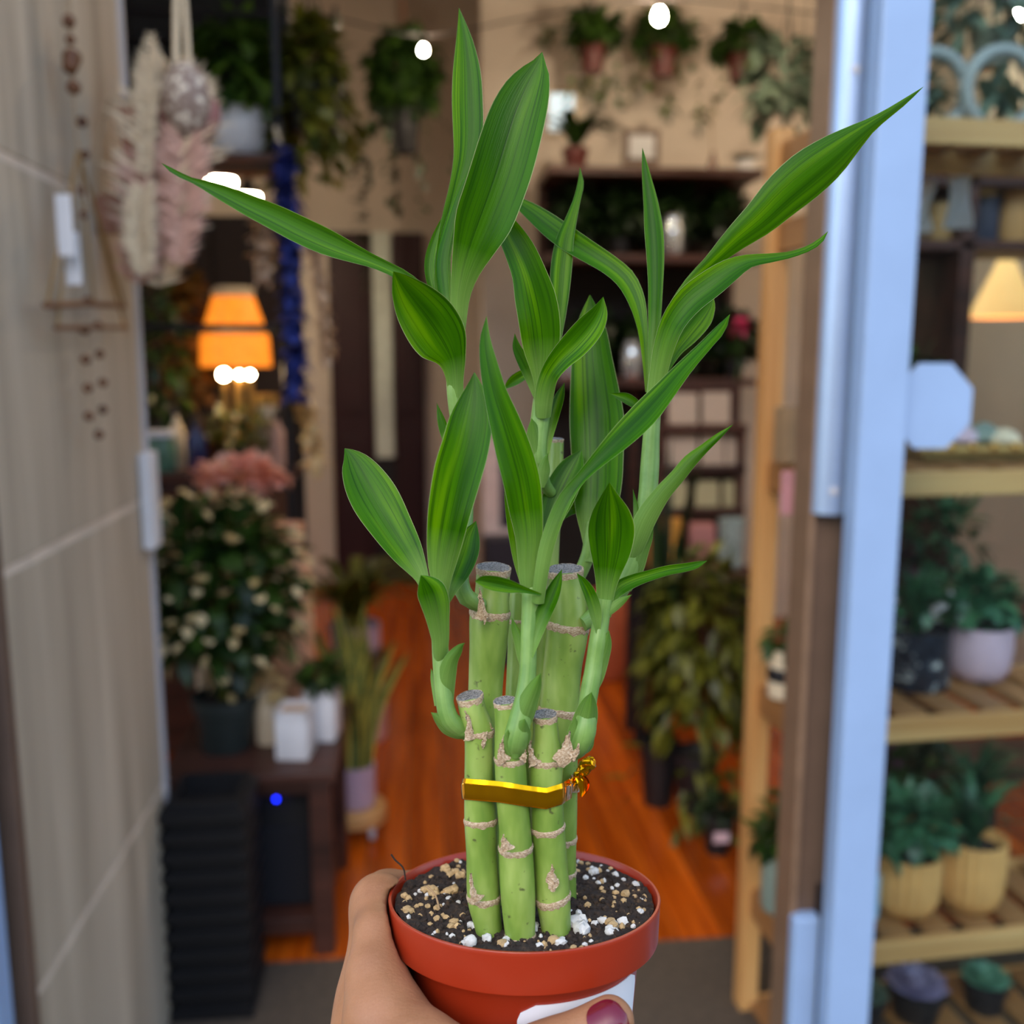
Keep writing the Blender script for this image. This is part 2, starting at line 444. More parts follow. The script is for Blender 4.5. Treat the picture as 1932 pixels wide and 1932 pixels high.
spots = [(1110, 1600, 3), (1140, 1625, 6), (1160, 1635, 6), (1118, 1645, 5), (1130, 1665, 5), (1160, 1650, 4), (1175, 1690, 4), (1200, 1690, 4), (1165, 1625, 4), (1090, 1740, 9), (1100, 1755, 8), (1075, 1750, 6), (1118, 1745, 5), (1085, 1730, 5), (1145, 1735, 6), (1160, 1745, 6), (1175, 1740, 5), (1190, 1750, 4), (1150, 1760, 5), (1205, 1720, 4), (1010, 1745, 5), (1005, 1755, 8), (995, 1765, 5), (945, 1685, 4), (925, 1765, 6), (950, 1775, 5), (880, 1770, 5), (890, 1775, 6), (1050, 1775, 6), (1020, 1780, 4), (855, 1650, 5), (870, 1655, 5), (845, 1645, 5), (820, 1690, 6), (810, 1680, 5), (850, 1685, 6), (770, 1690, 4), (765, 1700, 4), (770, 1715, 5), (800, 1710, 4), (820, 1730, 5), (835, 1725, 4), (805, 1735, 4), (775, 1745, 4), (890, 1745, 4), (860, 1740, 4), (1195, 1660, 4), (1220, 1690, 3), (1160, 1610, 4)]
for (px, py, r) in spots:
    p = soil_pt(px, py)
    for k in range(rng.choice([1, 2, 3])):
        q = Vector((p.x + rng.uniform(-.0015, .0015), p.y + rng.uniform(-.0015, .0015), 0))
        if math.hypot(q.x, q.y) > .0455: continue
        rr = r * .00036 * rng.uniform(.55, 1.1)
        (per if px > 870 and rng.random() < .8 else peb).add(lump((q.x, q.y, soil_h(q.x, q.y) + rr * .5), rr, rng, 2))
for i in range(260):
    r = .0455 * math.sqrt(rng.random()); w = rng.random() * 6.283; x, y = r * math.cos(w), r * math.sin(w); rr = rng.uniform(.0004, .0014)
    (per if rng.random() < .35 else peb).add(lump((x, y, soil_h(x, y) + rr * .5), rr, rng, 1))
part(per, 'perlite', plain('perlite_white', (200, 197, 188), .9, 0, .12, 900), soil, 'white perlite grains', kind='stuff', local=True)
part(peb, 'tan_grit', plain('tan_grit', (178, 148, 102), .9, 0, .25, 700), soil, 'tan bark and grit grains', kind='stuff', local=True)
for pts in ([(765, 1660, 0), (762, 1640, 6), (745, 1622, 12), (738, 1612, 16)], [(805, 1672, 1), (822, 1690, 4), (829, 1715, 1)]):
    P = []
    for (px, py, h) in pts:
        P.append(W(px, py, .37 if px < 790 else (.395 if px < 820 and py < 1610 else .352)))
    q = crom([tuple(p) for p in P], 10)
    part(MB().add(tube([Vector(a) for a in q], .00035, 6)), 'root_fibre', M_soil if pts[0][0] != 805 else plain('pale_root', (170, 140, 104), .8), soil)

# ---- leaf and stem materials
m = Mat('bamboo_leaf'); uvn = m.n('UVMap'); sep = m.n('SeparateXYZ'); m.l(uvn.outputs[0], sep.inputs[0])
oi = m.n('ObjectInfo')
cmb = m.n('CombineXYZ'); m.l(sep.outputs[0], cmb.inputs[0]); m.l(sep.outputs[1], cmb.inputs[1]); m.l(oi.outputs['Random'], cmb.inputs[2])
def vmap(sx, sy, sz):
    q = m.n('Mapping'); q.inputs['Scale'].default_value = (sx, sy, sz); m.l(cmb.outputs[0], q.inputs[0]); return q.outputs[0]
streak = m.noise(vmap(22, .7, 40), 1.0, 3, .6); fine = m.noise(vmap(70, 1.5, 40), 1.0, 2, .5); patch = m.noise(vmap(2.6, 1.1, 40), 1.0, 2, .5)
blade = m.ramp(patch, [(.30, srgb(32, 82, 0)), (.52, srgb(56, 112, 0)), (.72, srgb(98, 150, 2))])
blade = m.mix(m.ramp(streak, [(.34, (.75, .75, .75, 1)), (.50, (0, 0, 0, 1))]), blade, srgb(20, 62, 4))
pale = m.ramp(fine, [(.3, srgb(98, 138, 60)), (.7, srgb(126, 162, 82))])
c = m.mix(m.ramp(sep.outputs[1], [(.12, (0, 0, 0, 1)), (.34, (1, 1, 1, 1))]), pale, blade)
mr = m.n('Math', operation='SUBTRACT'); m.l(sep.outputs[0], mr.inputs[0]); mr.inputs[1].default_value = .5
ab = m.n('Math', operation='ABSOLUTE'); m.l(mr.outputs[0], ab.inputs[0])
edge = m.ramp(ab.outputs[0], [(.486, (0, 0, 0, 1)), (.496, (.7, .7, .7, 1))])
c = m.mix(edge, c, srgb(176, 190, 130))
geo = m.n('NewGeometry')
back = m.mix(.75, c, srgb(112, 160, 104))
c2 = m.mix(geo.outputs['Backfacing'], c, back)
m.col(c2); m.p.inputs['Roughness'].default_value = .27; m.p.inputs['Specular IOR Level'].default_value = .15
m.bump(m.mix(.5, streak, fine), .18, .0010)
tl = m.n('BsdfTranslucent'); hs = m.n('HueSaturation'); hs.inputs['Hue'].default_value = .475; hs.inputs['Saturation'].default_value = 1.1; hs.inputs['Value'].default_value = 1.5
m.l(c, hs.inputs['Color']); m.l(hs.outputs[0], tl.inputs[0])
ms = m.n('MixShader'); ms.inputs[0].default_value = .33
m.l(m.p.outputs[0], ms.inputs[1]); m.l(tl.outputs[0], ms.inputs[2]); m.l(ms.outputs[0], m.out.inputs[0]); M_leaf = m.m
m = Mat('bamboo_shoot'); u = m.coords('UV', (26, .8, 1)); st = m.noise(u, 1.0, 3); n2 = m.noise(m.coords('Object'), 130, 3)
m.col(m.mix(.35, m.ramp(st, [(.3, srgb(94, 134, 58)), (.7, srgb(124, 160, 80))]), m.ramp(n2, [(.35, srgb(82, 124, 46)), (.65, srgb(132, 166, 86))])))
m.p.inputs['Roughness'].default_value = .42; m.p.inputs['Subsurface Weight'].default_value = .12; m.p.inputs['Subsurface Radius'].default_value = (.002, .003, .001); m.bump(st, .12, .0008)
M_shoot = m.m
m = Mat('bamboo_cane'); n1_ = m.noise(m.coords('Object', (1, 1, .35)), 95, 3); n2 = m.noise(m.coords('Object', (1, 1, .5)), 900, 2); n3 = m.noise(m.coords('Object'), 330, 2, .4)
c = m.ramp(n1_, [(.30, srgb(94, 128, 44)), (.52, srgb(126, 154, 66)), (.72, srgb(154, 176, 92))])
c = m.mix(m.ramp(n3, [(.70, (0, 0, 0, 1)), (.76, (.8, .8, .8, 1))]), c, srgb(70, 70, 40))
m.col(c); m.p.inputs['Roughness'].default_value = .36; m.p.inputs['Subsurface Weight'].default_value = .15; m.p.inputs['Subsurface Radius'].default_value = (.002, .003, .001); m.bump(n2, .08, .0006)
M_cane = m.m
m = Mat('bamboo_node'); nz = m.noise(m.coords('Object', (1, 1, 2.2)), 1300, 4, .7)
m.col(m.ramp(nz, [(.32, srgb(120, 92, 62)), (.5, srgb(176, 152, 120)), (.7, srgb(214, 200, 176))])); m.p.inputs['Roughness'].default_value = .85; m.bump(nz, .3, .0008); M_node = m.m
m = Mat('bamboo_cut'); nz = m.n('TexVoronoi', Scale=1500.0); m.l(m.coords(), nz.inputs['Vector'])
m.col(m.ramp(nz.outputs['Distance'], [(.1, srgb(70, 68, 66)), (.6, srgb(150, 146, 140))])); m.p.inputs['Roughness'].default_value = .9; m.bump(nz.outputs['Distance'], .8, .001); M_cut = m.m

CANES = [  # stations: pixel x, pixel y, half width, distance; then node rings (y), bare top?
    ('front left', [(887, 1317, 25, .337), (893, 1345, 26, .337), (902, 1374, 29, .338), (904, 1400, 27.5, .338), (904, 1480, 28, .339), (907, 1548, 31, .340), (909, 1610, 29.5, .341), (913, 1696, 31, .342), (921, 1745, 26, .343), (927, 1785, 24, .344)], (1378, 1548, 1694)),
    ('front middle', [(953, 1326, 21.5, .333), (957, 1370, 23.5, .333), (962, 1426, 29, .3335), (966, 1500, 30, .334), (971, 1560, 30, .335), (973, 1600, 32, .336), (977, 1680, 33, .337), (980, 1740, 30, .338), (984, 1795, 26, .339)], (1428, 1600, 1763)),
    ('front right', [(1028, 1352, 23.5, .337), (1030, 1390, 25, .337), (1030, 1434, 33, .338), (1030, 1480, 31, .338), (1033, 1561, 32.5, .340), (1038, 1620, 32, .341), (1043, 1690, 33, .342), (1048, 1740, 29, .343), (1051, 1785, 26, .344)], (1434, 1561, 1688)),
    ('tall back left', [(931, 1076, 32, .356), (928, 1120, 32.5, .356), (924, 1161, 38, .356), (921, 1220, 35.5, .356), (917, 1280, 33, .357), (915, 1340, 32, .357), (918, 1500, 31, .358), (926, 1620, 31, .360), (934, 1735, 29, .362)], (1159, )),
    ('tall back right', [(1066, 1080, 34, .358), (1068, 1120, 37, .358), (1071, 1180, 40, .358), (1061, 1260, 36.5, .359), (1055, 1343, 38, .360), (1055, 1440, 35, .361), (1058, 1540, 31, .363), (1062, 1620, 25, .365), (1066, 1720, 22, .367)], (1178, 1343, 1580, 1640)),
    ('tallest middle', [(1050, 830, 13.5, .386), (1047, 900, 15, .386), (1041, 1000, 16, .386), (1034, 1100, 18, .385), (1022, 1250, 20, .383), (1010, 1400, 22, .381), (1004, 1550, 24, .380), (1000, 1690, 24, .381)], (1100, 1400)),
    ('thin hidden', [(978, 1110, 16, .378), (976, 1165, 18, .378), (973, 1240, 16, .378), (971, 1330, 18, .377), (970, 1500, 22, .376), (970, 1700, 24, .378)], (1166, 1500)),
]
for nm, st, nodes in CANES:
    sh_ = -.0062 if nm.startswith('front') else 0.0
    st[:] = [(a, b, h, d + sh_) for a, b, h, d in st]
    q = crom(st, 60); P = [W(a, b, d) for a, b, h, d in q]; R = [float(h * d / F_PX) for a, b, h, d in q]
    mb = MB().add(tube(P, R, 28))
    cane = part(mb, 'cane', M_cane, bam, nm + ' bare green cane with cut top')
    r0 = R[0]; ax = (P[0] - P[2]).normalized(); fr0 = frames(P)[0]
    v = []; f = []; NA = 28; jag = [rng.uniform(-.18, .18) for _ in range(NA)]
    ringsp = [(1.0, -.16, .25), (1.045, -.06, 1), (1.04, .03, .5), (.97, .07, 0), (.86, .03, 0), (.5, .02, 0), (.02, .03, 0)]
    for (rr, zz, jj) in ringsp:
        for k in range(NA):
            w = 2 * math.pi * k / NA; dz = zz - (.12 + jag[k]) * (jj if jj in (.25, 1) and zz < -.1 else 0) + rng.uniform(-.015, .015)
            v.append(P[0] + ax * (dz * r0) + (fr0[1] * math.cos(w) + fr0[2] * math.sin(w)) * r0 * rr + ax * (r0 * (.14 + .24 * rr * (fr0[1] * math.cos(w) + fr0[2] * math.sin(w)).dot(FWD))))
    for i in range(len(ringsp) - 1):
        for k in range(NA): f.append((i * NA + k, (i + 1) * NA + k, (i + 1) * NA + (k + 1) % NA, i * NA + (k + 1) % NA))
    f.append(tuple((len(ringsp) - 1) * NA + k for k in range(NA)))
    part(MB().add((v, f)), 'cut_end', M_cut, cane, 'dry grey cut top')
    v = []; f = []
    for (rr, zz) in ((1.008, -.36), (1.035, -.2), (1.06, -.02), (1.05, .07), (.95, .09)):
        for k in range(NA):
            w = 2 * math.pi * k / NA; dz = zz + (rng.uniform(-.16, .12) if zz < -.3 else rng.uniform(-.02, .02))
            v.append(P[0] + ax * (dz * r0) + (fr0[1] * math.cos(w) + fr0[2] * math.sin(w)) * r0 * rr + ax * (r0 * (.12 + .24 * rr * (fr0[1] * math.cos(w) + fr0[2] * math.sin(w)).dot(FWD))))
    for i in range(4):
        for k in range(NA): f.append((i * NA + k, (i + 1) * NA + k, (i + 1) * NA + (k + 1) % NA, i * NA + (k + 1) % NA))
    part(MB().add((v, f)), 'dry_rim', M_node, cane)
    for ny in nodes:
        i = int(np.argmin(np.abs(q[:, 1] - ny))); fr_i = frames(P)[i]; r = R[i]; v = []; f = []; NA = 40
        tilt = rng.uniform(-.14, .14); ph = rng.random() * 6
        for (rr, zz) in ((1.003, -.26), (1.04, -.15), (1.065, -.05), (1.04, .06), (1.0, .12)):
            for k in range(NA):
                w = 2 * math.pi * k / NA; sp = 1.5 if zz < -.2 else .5
                dz = zz + tilt * math.sin(w + ph) + rng.uniform(-.05, .04) * sp * 1.4
                v.append(P[i] - fr_i[0] * 0 + (-fr_i[0]) * dz * r + (fr_i[1] * math.cos(w) + fr_i[2] * math.sin(w)) * r * rr)
        for a in range(4):
            for k in range(NA): f.append((a * NA + k, (a + 1) * NA + k, (a + 1) * NA + (k + 1) % NA, a * NA + (k + 1) % NA))
        part(MB().add((v, f)), 'node_ring', M_node, cane)

def leaf_mesh(st, d0, d1, roll=0.0, cup=.25, bow=0.0, v0=0.0, v1=1.0, cupb=None, n=30, mu=10, keel=.08):
    """stations (pixel x, pixel y, half width in pixels) from base to tip; distances d0..d1 with a bow between"""
    q = crom(st, n); v = []; f = []; uv = []
    s = np.linspace(0, 1, n); dd = d0 + (d1 - d0) * s + bow * 4 * s * (1 - s)
    P = [W(a, b, d) for (a, b, h), d in zip(q, dd)]
    T = [(P[min(i + 1, n - 1)] - P[max(i - 1, 0)]).normalized() for i in range(n)]
    for i in range(n):
        a, b = max(i - 2, 0), min(i + 2, n - 1)
        tx, ty = q[b, 0] - q[a, 0], q[b, 1] - q[a, 1]; L = math.hypot(tx, ty) or 1
        nx, ny = float(-ty / L), float(tx / L)                        # to the right of the spine when it points up
        img = RGT * nx - UPV * ny
        rl = math.radians(roll[0] + (roll[1] - roll[0]) * s[i]) if isinstance(roll, tuple) else math.radians(roll)
        h = float(max(q[i, 2], .25) * dd[i] / F_PX)
        S = img + FWD * math.tan(rl)
        N = T[i].cross(S); N = N.normalized() if N.length > 1e-9 else -FWD
        if N.dot(FWD) > 0: N = -N                        # towards the viewer
        cb = (cup if cupb is None else cupb); cu = cb + (cup - cb) * min(1, s[i] * 2.5)
        for k in range(mu + 1):
            u = -1 + 2 * k / mu
            bulge = cu * (u * u) + keel * (abs(u) - .5) * .6
            v.append(P[i] + S * (h * u) + N * (h * bulge)); uv.append((k / mu, v0 + (v1 - v0) * s[i]))
    m1 = mu + 1
    for i in range(n - 1):
        for k in range(mu): f.append((i * m1 + k, i * m1 + k + 1, (i + 1) * m1 + k + 1, (i + 1) * m1 + k))
    return v, f, uv
def shoot(label, st, leaves):
    q = crom(st, 36); P = [W(a, b, d) for a, b, h, d in q]; R = [float(h * d / F_PX) for a, b, h, d in q]
    o = part(MB().add(tube(P, R, 20)), 'shoot', M_shoot, bam, label)
    for (kw, pts) in leaves:
        part(MB().add(leaf_mesh(pts, **kw)), 'leaf', M_leaf, o)
K = lambda d0, d1, **k: dict(d0=d0, d1=d1, **k)
SH = dict(v1=.26, cup=.75, keel=0)          # pale clasping sheath
shoot('front left shoot', [(890, 1386, 15, .335), (868, 1374, 17, .331), (848, 1356, 18, .329), (839, 1325, 17, .329), (835, 1280, 17, .330), (831, 1230, 16, .331), (829, 1180, 15, .332), (829, 1130, 13, .333), (830, 1105, 12, .333)], [
    (K(.3285, .3265, v1=.2, cup=-.9), [(884, 1387, 8), (866, 1382, 17), (848, 1372, 20), (830, 1359, 12), (813, 1344, 0)]),
    (K(.329, .322, v1=.30, cup=-.7, roll=-8), [(838, 1340, 15), (838, 1300, 18), (842, 1270, 17), (850, 1245, 13), (862, 1228, 9), (870, 1218, 4), (877, 1213, 0)]),
    (K(.329, .334, v1=.26, cup=-.6, roll=10), [(828, 1330, 8), (823, 1300, 8), (818, 1278, 6), (813, 1261, 0)]),
    (K(.330, .318, v1=.42, cup=-.55, cupb=-.9, bow=-.002), [(825, 1270, 2), (829, 1240, 13), (830, 1210, 17), (826, 1175, 22), (820, 1140, 28), (812, 1115, 27), (802, 1097, 15), (794, 1085, 0)]),
    (K(.331, .350, cup=.22, roll=12, v0=.1), [(803, 1112, 8), (795, 1088, 14), (770, 1045, 29), (742, 1000, 38), (712, 950, 44), (690, 912, 40), (672, 878, 28), (660, 857, 12), (650, 846, 0)]),
    (K(.329, .322, cup=.2, cupb=-.7, roll=-6, bow=-.006), [(829, 1150, 12), (830, 1110, 17), (832, 1070, 26), (838, 1024, 34), (850, 960, 41), (866, 890, 46), (880, 840, 45), (890, 790, 40), (895, 750, 26), (896, 725, 13), (895, 702, 0)]),
    (K(.334, .342, cup=.3, roll=-15), [(843, 1140, 4), (853, 1110, 13), (868, 1075, 23), (881, 1040, 25), (888, 1012, 19), (895, 993, 7), (898, 983, 0)]),
])
shoot('left shoot growing from the tall back cane', [(908, 1142, 14, .350), (890, 1134, 16, .347), (876, 1122, 17, .345), (870, 1096, 15, .345), (874, 1040, 14, .347), (880, 980, 13, .350), (878, 900, 13, .352), (868, 820, 14, .352), (861, 770, 15, .350), (857, 720, 15, .349), (860, 660, 14, .349), (864, 610, 13, .350)], [
    (K(.352, .353, cup=-.4, v0=.15, v1=.6), [(850, 850, 4), (842, 825, 9), (833, 795, 8), (824, 760, 0)]),
    (K(.347, .328, cup=.3, cupb=-.7, bow=.003, roll=-10, v0=.05), [(858, 760, 15), (857, 715, 17), (853, 680, 27), (837, 645, 48), (812, 606, 53), (783, 569, 44), (760, 538, 26), (748, 520, 10), (742, 512, 0)]),
    (K(.352, .385, cup=.3, roll=(0, -12), v0=.3), [(835, 620, 10), (800, 560, 14), (768, 527, 12), (740, 510, 11), (700, 492, 13), (665, 478, 18), (620, 459, 24), (570, 436, 25), (520, 411, 23), (470, 388, 19), (420, 364, 14), (378, 346, 7), (355, 337, 4), (330, 325, 5), (305, 308, 0)]),
    (K(.356, .372, cup=.3, roll=8, v0=.15), [(840, 610, 8), (832, 545, 13), (838, 470, 14), (850, 410, 16), (864, 350, 16), (877, 300, 22), (882, 250, 28), (881, 195, 29), (880, 140, 26), (877, 90, 18), (872, 50, 9), (866, 15, 0)]),
    (K(.355, .360, cup=-.35, roll=-20, v0=.2), [(846, 600, 8), (836, 545, 15), (833, 490, 16), (848, 425, 12), (866, 365, 7), (886, 318, 0)]),
    (K(.358, .362, cup=.3, v0=.3), [(835, 590, 5), (816, 535, 10), (812, 495, 11), (822, 450, 8), (842, 395, 0)]),
    (K(.350, .338, cup=.2, cupb=-.6, roll=(8, -10), bow=-.004, v0=.02), [(862, 650, 14), (866, 600, 15), (869, 555, 19), (878, 512, 27), (894, 465, 41), (912, 420, 54), (931, 370, 57), (948, 320, 58), (963, 270, 57), (980, 215, 53), (997, 170, 43), (1012, 135, 26), (1020, 112, 8), (1023, 98, 0)]),
])
shoot('front middle shoot', [(971, 1422, 20, .327), (973, 1395, 23, .323), (983, 1350, 21, .323), (991, 1310, 18, .324), (996, 1260, 16, .325), (998, 1200, 16, .326), (1001, 1150, 17, .327), (1002, 1115, 17, .327), (1002, 1085, 14, .328)], [
    (K(.3215, .3175, v1=.2, cup=-.9), [(972, 1432, 12), (973, 1410, 24), (980, 1385, 22), (986, 1368, 10), (990, 1356, 0)]),
    (K(.3215, .3185, v1=.2, cup=-.8), [(962, 1425, 6), (957, 1405, 9), (957, 1390, 6), (959, 1376, 0)]),
    (K(.321, .316, roll=-8, **SH) | dict(cup=-.8), [(972, 1380, 20), (985, 1350, 21), (998, 1318, 17), (1010, 1292, 11), (1020, 1270, 0)]),
    (K(.324, .326, v1=.3, cup=-.7), [(998, 1280, 6), (990, 1245, 13), (980, 1210, 11), (971, 1185, 7), (966, 1166, 0)]),
    (K(.323, .326, v1=.62, cup=.5, roll=-25), [(1002, 1240, 5), (1012, 1200, 12), (1027, 1160, 15), (1043, 1125, 14), (1053, 1098, 9), (1060, 1074, 0)]),
    (K(.321, .306, cup=.3, v0=.3, bow=.001), [(1021, 1122, 2), (990, 1113, 6), (955, 1105, 13), (925, 1099, 14), (906, 1096, 9), (896, 1097, 0)]),
    (K(.325, .316, cup=.25, cupb=-.7, roll=(-5, 14), bow=-.005, v0=.05), [(998, 1125, 16), (997, 1070, 20), (998, 1015, 26), (992, 960, 32), (983, 905, 35), (968, 850, 34), (951, 795, 29), (934, 742, 22), (922, 690, 17), (915, 640, 10), (918, 596, 0)]),
    (K(.336, .330, cup=-.5, v1=.6, v0=.1), [(990, 1110, 6), (983, 1060, 14), (972, 1000, 14), (960, 945, 8), (952, 905, 0)]),
    (K(.322, .350, cup=.35, cupb=-.8, roll=(-10, -28), bow=-.016, v0=.0), [(1013, 1140, 12), (1020, 1085, 13), (1031, 1030, 14), (1048, 980, 14), (1068, 938, 13), (1095, 904, 10), (1130, 868, 15), (1170, 830, 22), (1215, 786, 25), (1255, 740, 20), (1290, 698, 15), (1330, 655, 11), (1360, 622, 9), (1377, 593, 0)]),
])
shoot('front right shoot', [(1072, 1420, 18, .333), (1090, 1408, 21, .330), (1102, 1378, 23, .329), (1107, 1335, 18, .330), (1115, 1290, 17, .331), (1122, 1250, 17, .332), (1128, 1210, 17, .332), (1134, 1170, 16, .333), (1140, 1130, 15, .333)], [
    (K(.3275, .3255, v1=.2, cup=-.8), [(1082, 1418, 10), (1083, 1396, 14), (1084, 1375, 10), (1086, 1353, 0)]),
    (K(.3285, .327, v1=.2, cup=-.8), [(1092, 1420, 12), (1106, 1408, 14), (1115, 1398, 7), (1120, 1389, 0)]),
    (K(.328, .324, **SH) | dict(cup=-.8), [(1090, 1412, 20), (1102, 1375, 24), (1109, 1345, 20), (1113, 1322, 11), (1116, 1306, 0)]),
    (K(.330, .330, **SH) | dict(cup=-.7, roll=-10), [(1103, 1320, 12), (1118, 1280, 19), (1132, 1240, 17), (1143, 1212, 11), (1149, 1189, 0)]),
    (K(.330, .325, cup=.5, v1=.55, roll=20), [(1128, 1195, 4), (1121, 1155, 12), (1111, 1122, 12), (1099, 1098, 8), (1088, 1081, 0)]),
    (K(.332, .318, cup=.3, cupb=-.7, bow=.003, v0=.0, v1=.9), [(1139, 1165, 15), (1143, 1115, 18), (1147, 1075, 27), (1151, 1034, 39), (1152, 990, 44), (1151, 957, 34), (1150, 930, 15), (1150, 910, 0)]),
    (K(.333, .345, cup=.4, roll=-20, v0=.2), [(1148, 1140, 5), (1168, 1112, 13), (1195, 1097, 12), (1225, 1087, 10), (1260, 1077, 9), (1290, 1072, 8), (1315, 1066, 6), (1334, 1058, 0)]),
    (K(.331, .333, cup=-.4, v1=.3), [(1138, 1165, 5), (1158, 1146, 9), (1175, 1133, 7), (1192, 1122, 0)]),
])
shoot('right shoot growing from the back cane', [(1098, 1178, 14, .352), (1118, 1165, 17, .354), (1148, 1135, 19, .356), (1172, 1105, 20, .357), (1189, 1070, 21, .357), (1203, 1030, 20, .357), (1214, 985, 18, .358), (1222, 935, 18, .358), (1226, 880, 18, .359), (1229, 820, 16, .359), (1233, 760, 15, .359), (1238, 715, 15, .359), (1244, 680, 13, .360)], [
    (K(.354, .352, **SH) | dict(cup=-.7, roll=-12), [(1172, 1110, 18), (1188, 1072, 24), (1205, 1036, 19), (1222, 1012, 10), (1233, 996, 0)]),
    (K(.354, .357, cup=-.4, v1=.4), [(1197, 1025, 5), (1202, 990, 7), (1200, 958, 5), (1194, 922, 0)]),
    (K(.354, .345, cup=-.5, v1=.42, bow=-.004, roll=-10), [(1190, 1065, 10), (1200, 1025, 18), (1218, 978, 20), (1248, 932, 16), (1278, 898, 14), (1303, 868, 13), (1328, 846, 9), (1355, 823, 6), (1383, 801, 0)]),
    (K(.355, .350, cup=.3, cupb=-.8, roll=(-5, -30), bow=-.008), [(1232, 790, 13), (1238, 740, 16), (1243, 700, 17), (1254, 650, 20), (1271, 608, 23), (1302, 569, 27), (1342, 538, 27), (1380, 511, 22), (1412, 495, 14), (1450, 489, 10), (1490, 482, 7), (1525, 470, 6), (1548, 455, 5), (1562, 437, 0)]),
    (K(.366, .372, cup=.3, v0=.35), [(1258, 700, 4), (1273, 663, 13), (1295, 630, 23), (1320, 598, 24), (1337, 576, 13), (1346, 559, 0)]),
    (K(.362, .355, cup=-.25, roll=14, v0=.1, bow=-.006), [(1240, 670, 4), (1262, 590, 6), (1300, 532, 8), (1338, 498, 13), (1387, 452, 23), (1435, 412, 33), (1480, 368, 41), (1525, 330, 44), (1570, 295, 38), (1610, 262, 25), (1645, 235, 13), (1680, 211, 8), (1712, 188, 5), (1742, 164, 0)]),
    (K(.361, .366, cup=-.6, v0=.12, v1=.75), [(1231, 740, 6), (1232, 665, 9), (1236, 600, 12), (1238, 540, 14), (1238, 480, 17), (1235, 430, 18), (1229, 380, 14), (1221, 335, 9), (1216, 305, 5), (1212, 279, 0)]),
    (K(.363, .388, cup=.3, roll=10, v0=.2, bow=-.006), [(1221, 740, 4), (1216, 665, 7), (1210, 612, 11), (1199, 567, 17), (1180, 530, 20), (1150, 503, 20), (1110, 478, 22), (1070, 453, 24), (1035, 427, 22), (1005, 403, 17), (980, 385, 11), (955, 368, 0)]),
    (K(.366, .368, cup=.3, v0=.3), [(1232, 800, 4), (1205, 768, 8), (1182, 752, 10), (1160, 745, 4), (1150, 742, 0)]),
])
shoot('back middle shoot', [(1040, 930, 10, .377), (1026, 912, 13, .372), (1017, 880, 17, .368), (1014, 840, 18, .367), (1018, 800, 18, .367), (1023, 760, 18, .367), (1028, 720, 17, .367), (1034, 680, 14, .368), (1040, 640, 10, .369)], [
    (K(.365, .362, **SH) | dict(cup=-.7), [(1020, 905, 8), (1015, 870, 18), (1010, 835, 18), (1006, 806, 10), (1003, 789, 0)]),
    (K(.364, .362, **SH) | dict(cup=-.6), [(1022, 920, 5), (1026, 890, 12), (1030, 866, 5), (1034, 855, 0)]),
    (K(.366, .372, cup=.5, roll=-25, v1=.6), [(1032, 860, 4), (1037, 822, 9), (1047, 785, 10), (1057, 750, 9), (1065, 722, 0)]),
    (K(.364, .364, cup=.4, v1=.7, roll=15), [(1014, 755, 6), (1001, 714, 12), (985, 680, 12), (974, 655, 8), (971, 629, 0)]),
    (K(.362, .352, cup=.25, cupb=-.3, roll=(0, 15), bow=-.004, v0=.05), [(1018, 750, 6), (1020, 710, 16), (1021, 662, 33), (1017, 612, 39), (1008, 562, 39), (996, 517, 33), (980, 477, 30), (963, 443, 25), (954, 415, 15), (952, 384, 0)]),
    (K(.370, .376, cup=-.4, v0=.15, v1=.8, roll=-20), [(1042, 680, 8), (1050, 605, 14), (1054, 550, 18), (1057, 500, 20), (1064, 450, 17), (1077, 410, 11), (1088, 375, 7), (1095, 345, 6), (1094, 316, 0)]),
    (K(.362, .346, cup=.35, cupb=-.8, roll=-12, bow=-.002, v0=.02), [(1022, 790, 15), (1026, 745, 18), (1036, 710, 18), (1058, 680, 22), (1088, 650, 27), (1115, 618, 26), (1131, 590, 17), (1138, 560, 0)]),
    (K(.376, .384, cup=.3, v0=.4), [(1025, 700, 7), (1000, 702, 9), (970, 718, 10), (948, 736, 0)]),
])
shoot('back right shoot behind the centre', [(1062, 1130, 12, .384), (1090, 1090, 13, .382), (1108, 1050, 13, .380), (1116, 1010, 13, .379), (1119, 985, 12, .379)], [
    (K(.377, .392, cup=-.25, bow=.002, v0=.12), [(1114, 1060, 10), (1118, 1020, 19), (1124, 970, 37), (1128, 915, 46), (1128, 850, 50), (1127, 790, 52), (1122, 730, 46), (1117, 670, 38), (1115, 622, 30), (1114, 585, 16), (1113, 556, 0)]),
    (K(.372, .380, cup=.25, roll=-15, v0=.25), [(1020, 1050, 5), (1030, 1005, 15), (1046, 960, 27), (1064, 918, 30), (1082, 880, 22), (1098, 848, 0)]),
    (K(.382, .388, cup=.3, v0=.4), [(1050, 985, 4), (1072, 965, 9), (1094, 955, 10), (1120, 950, 0)]),
])

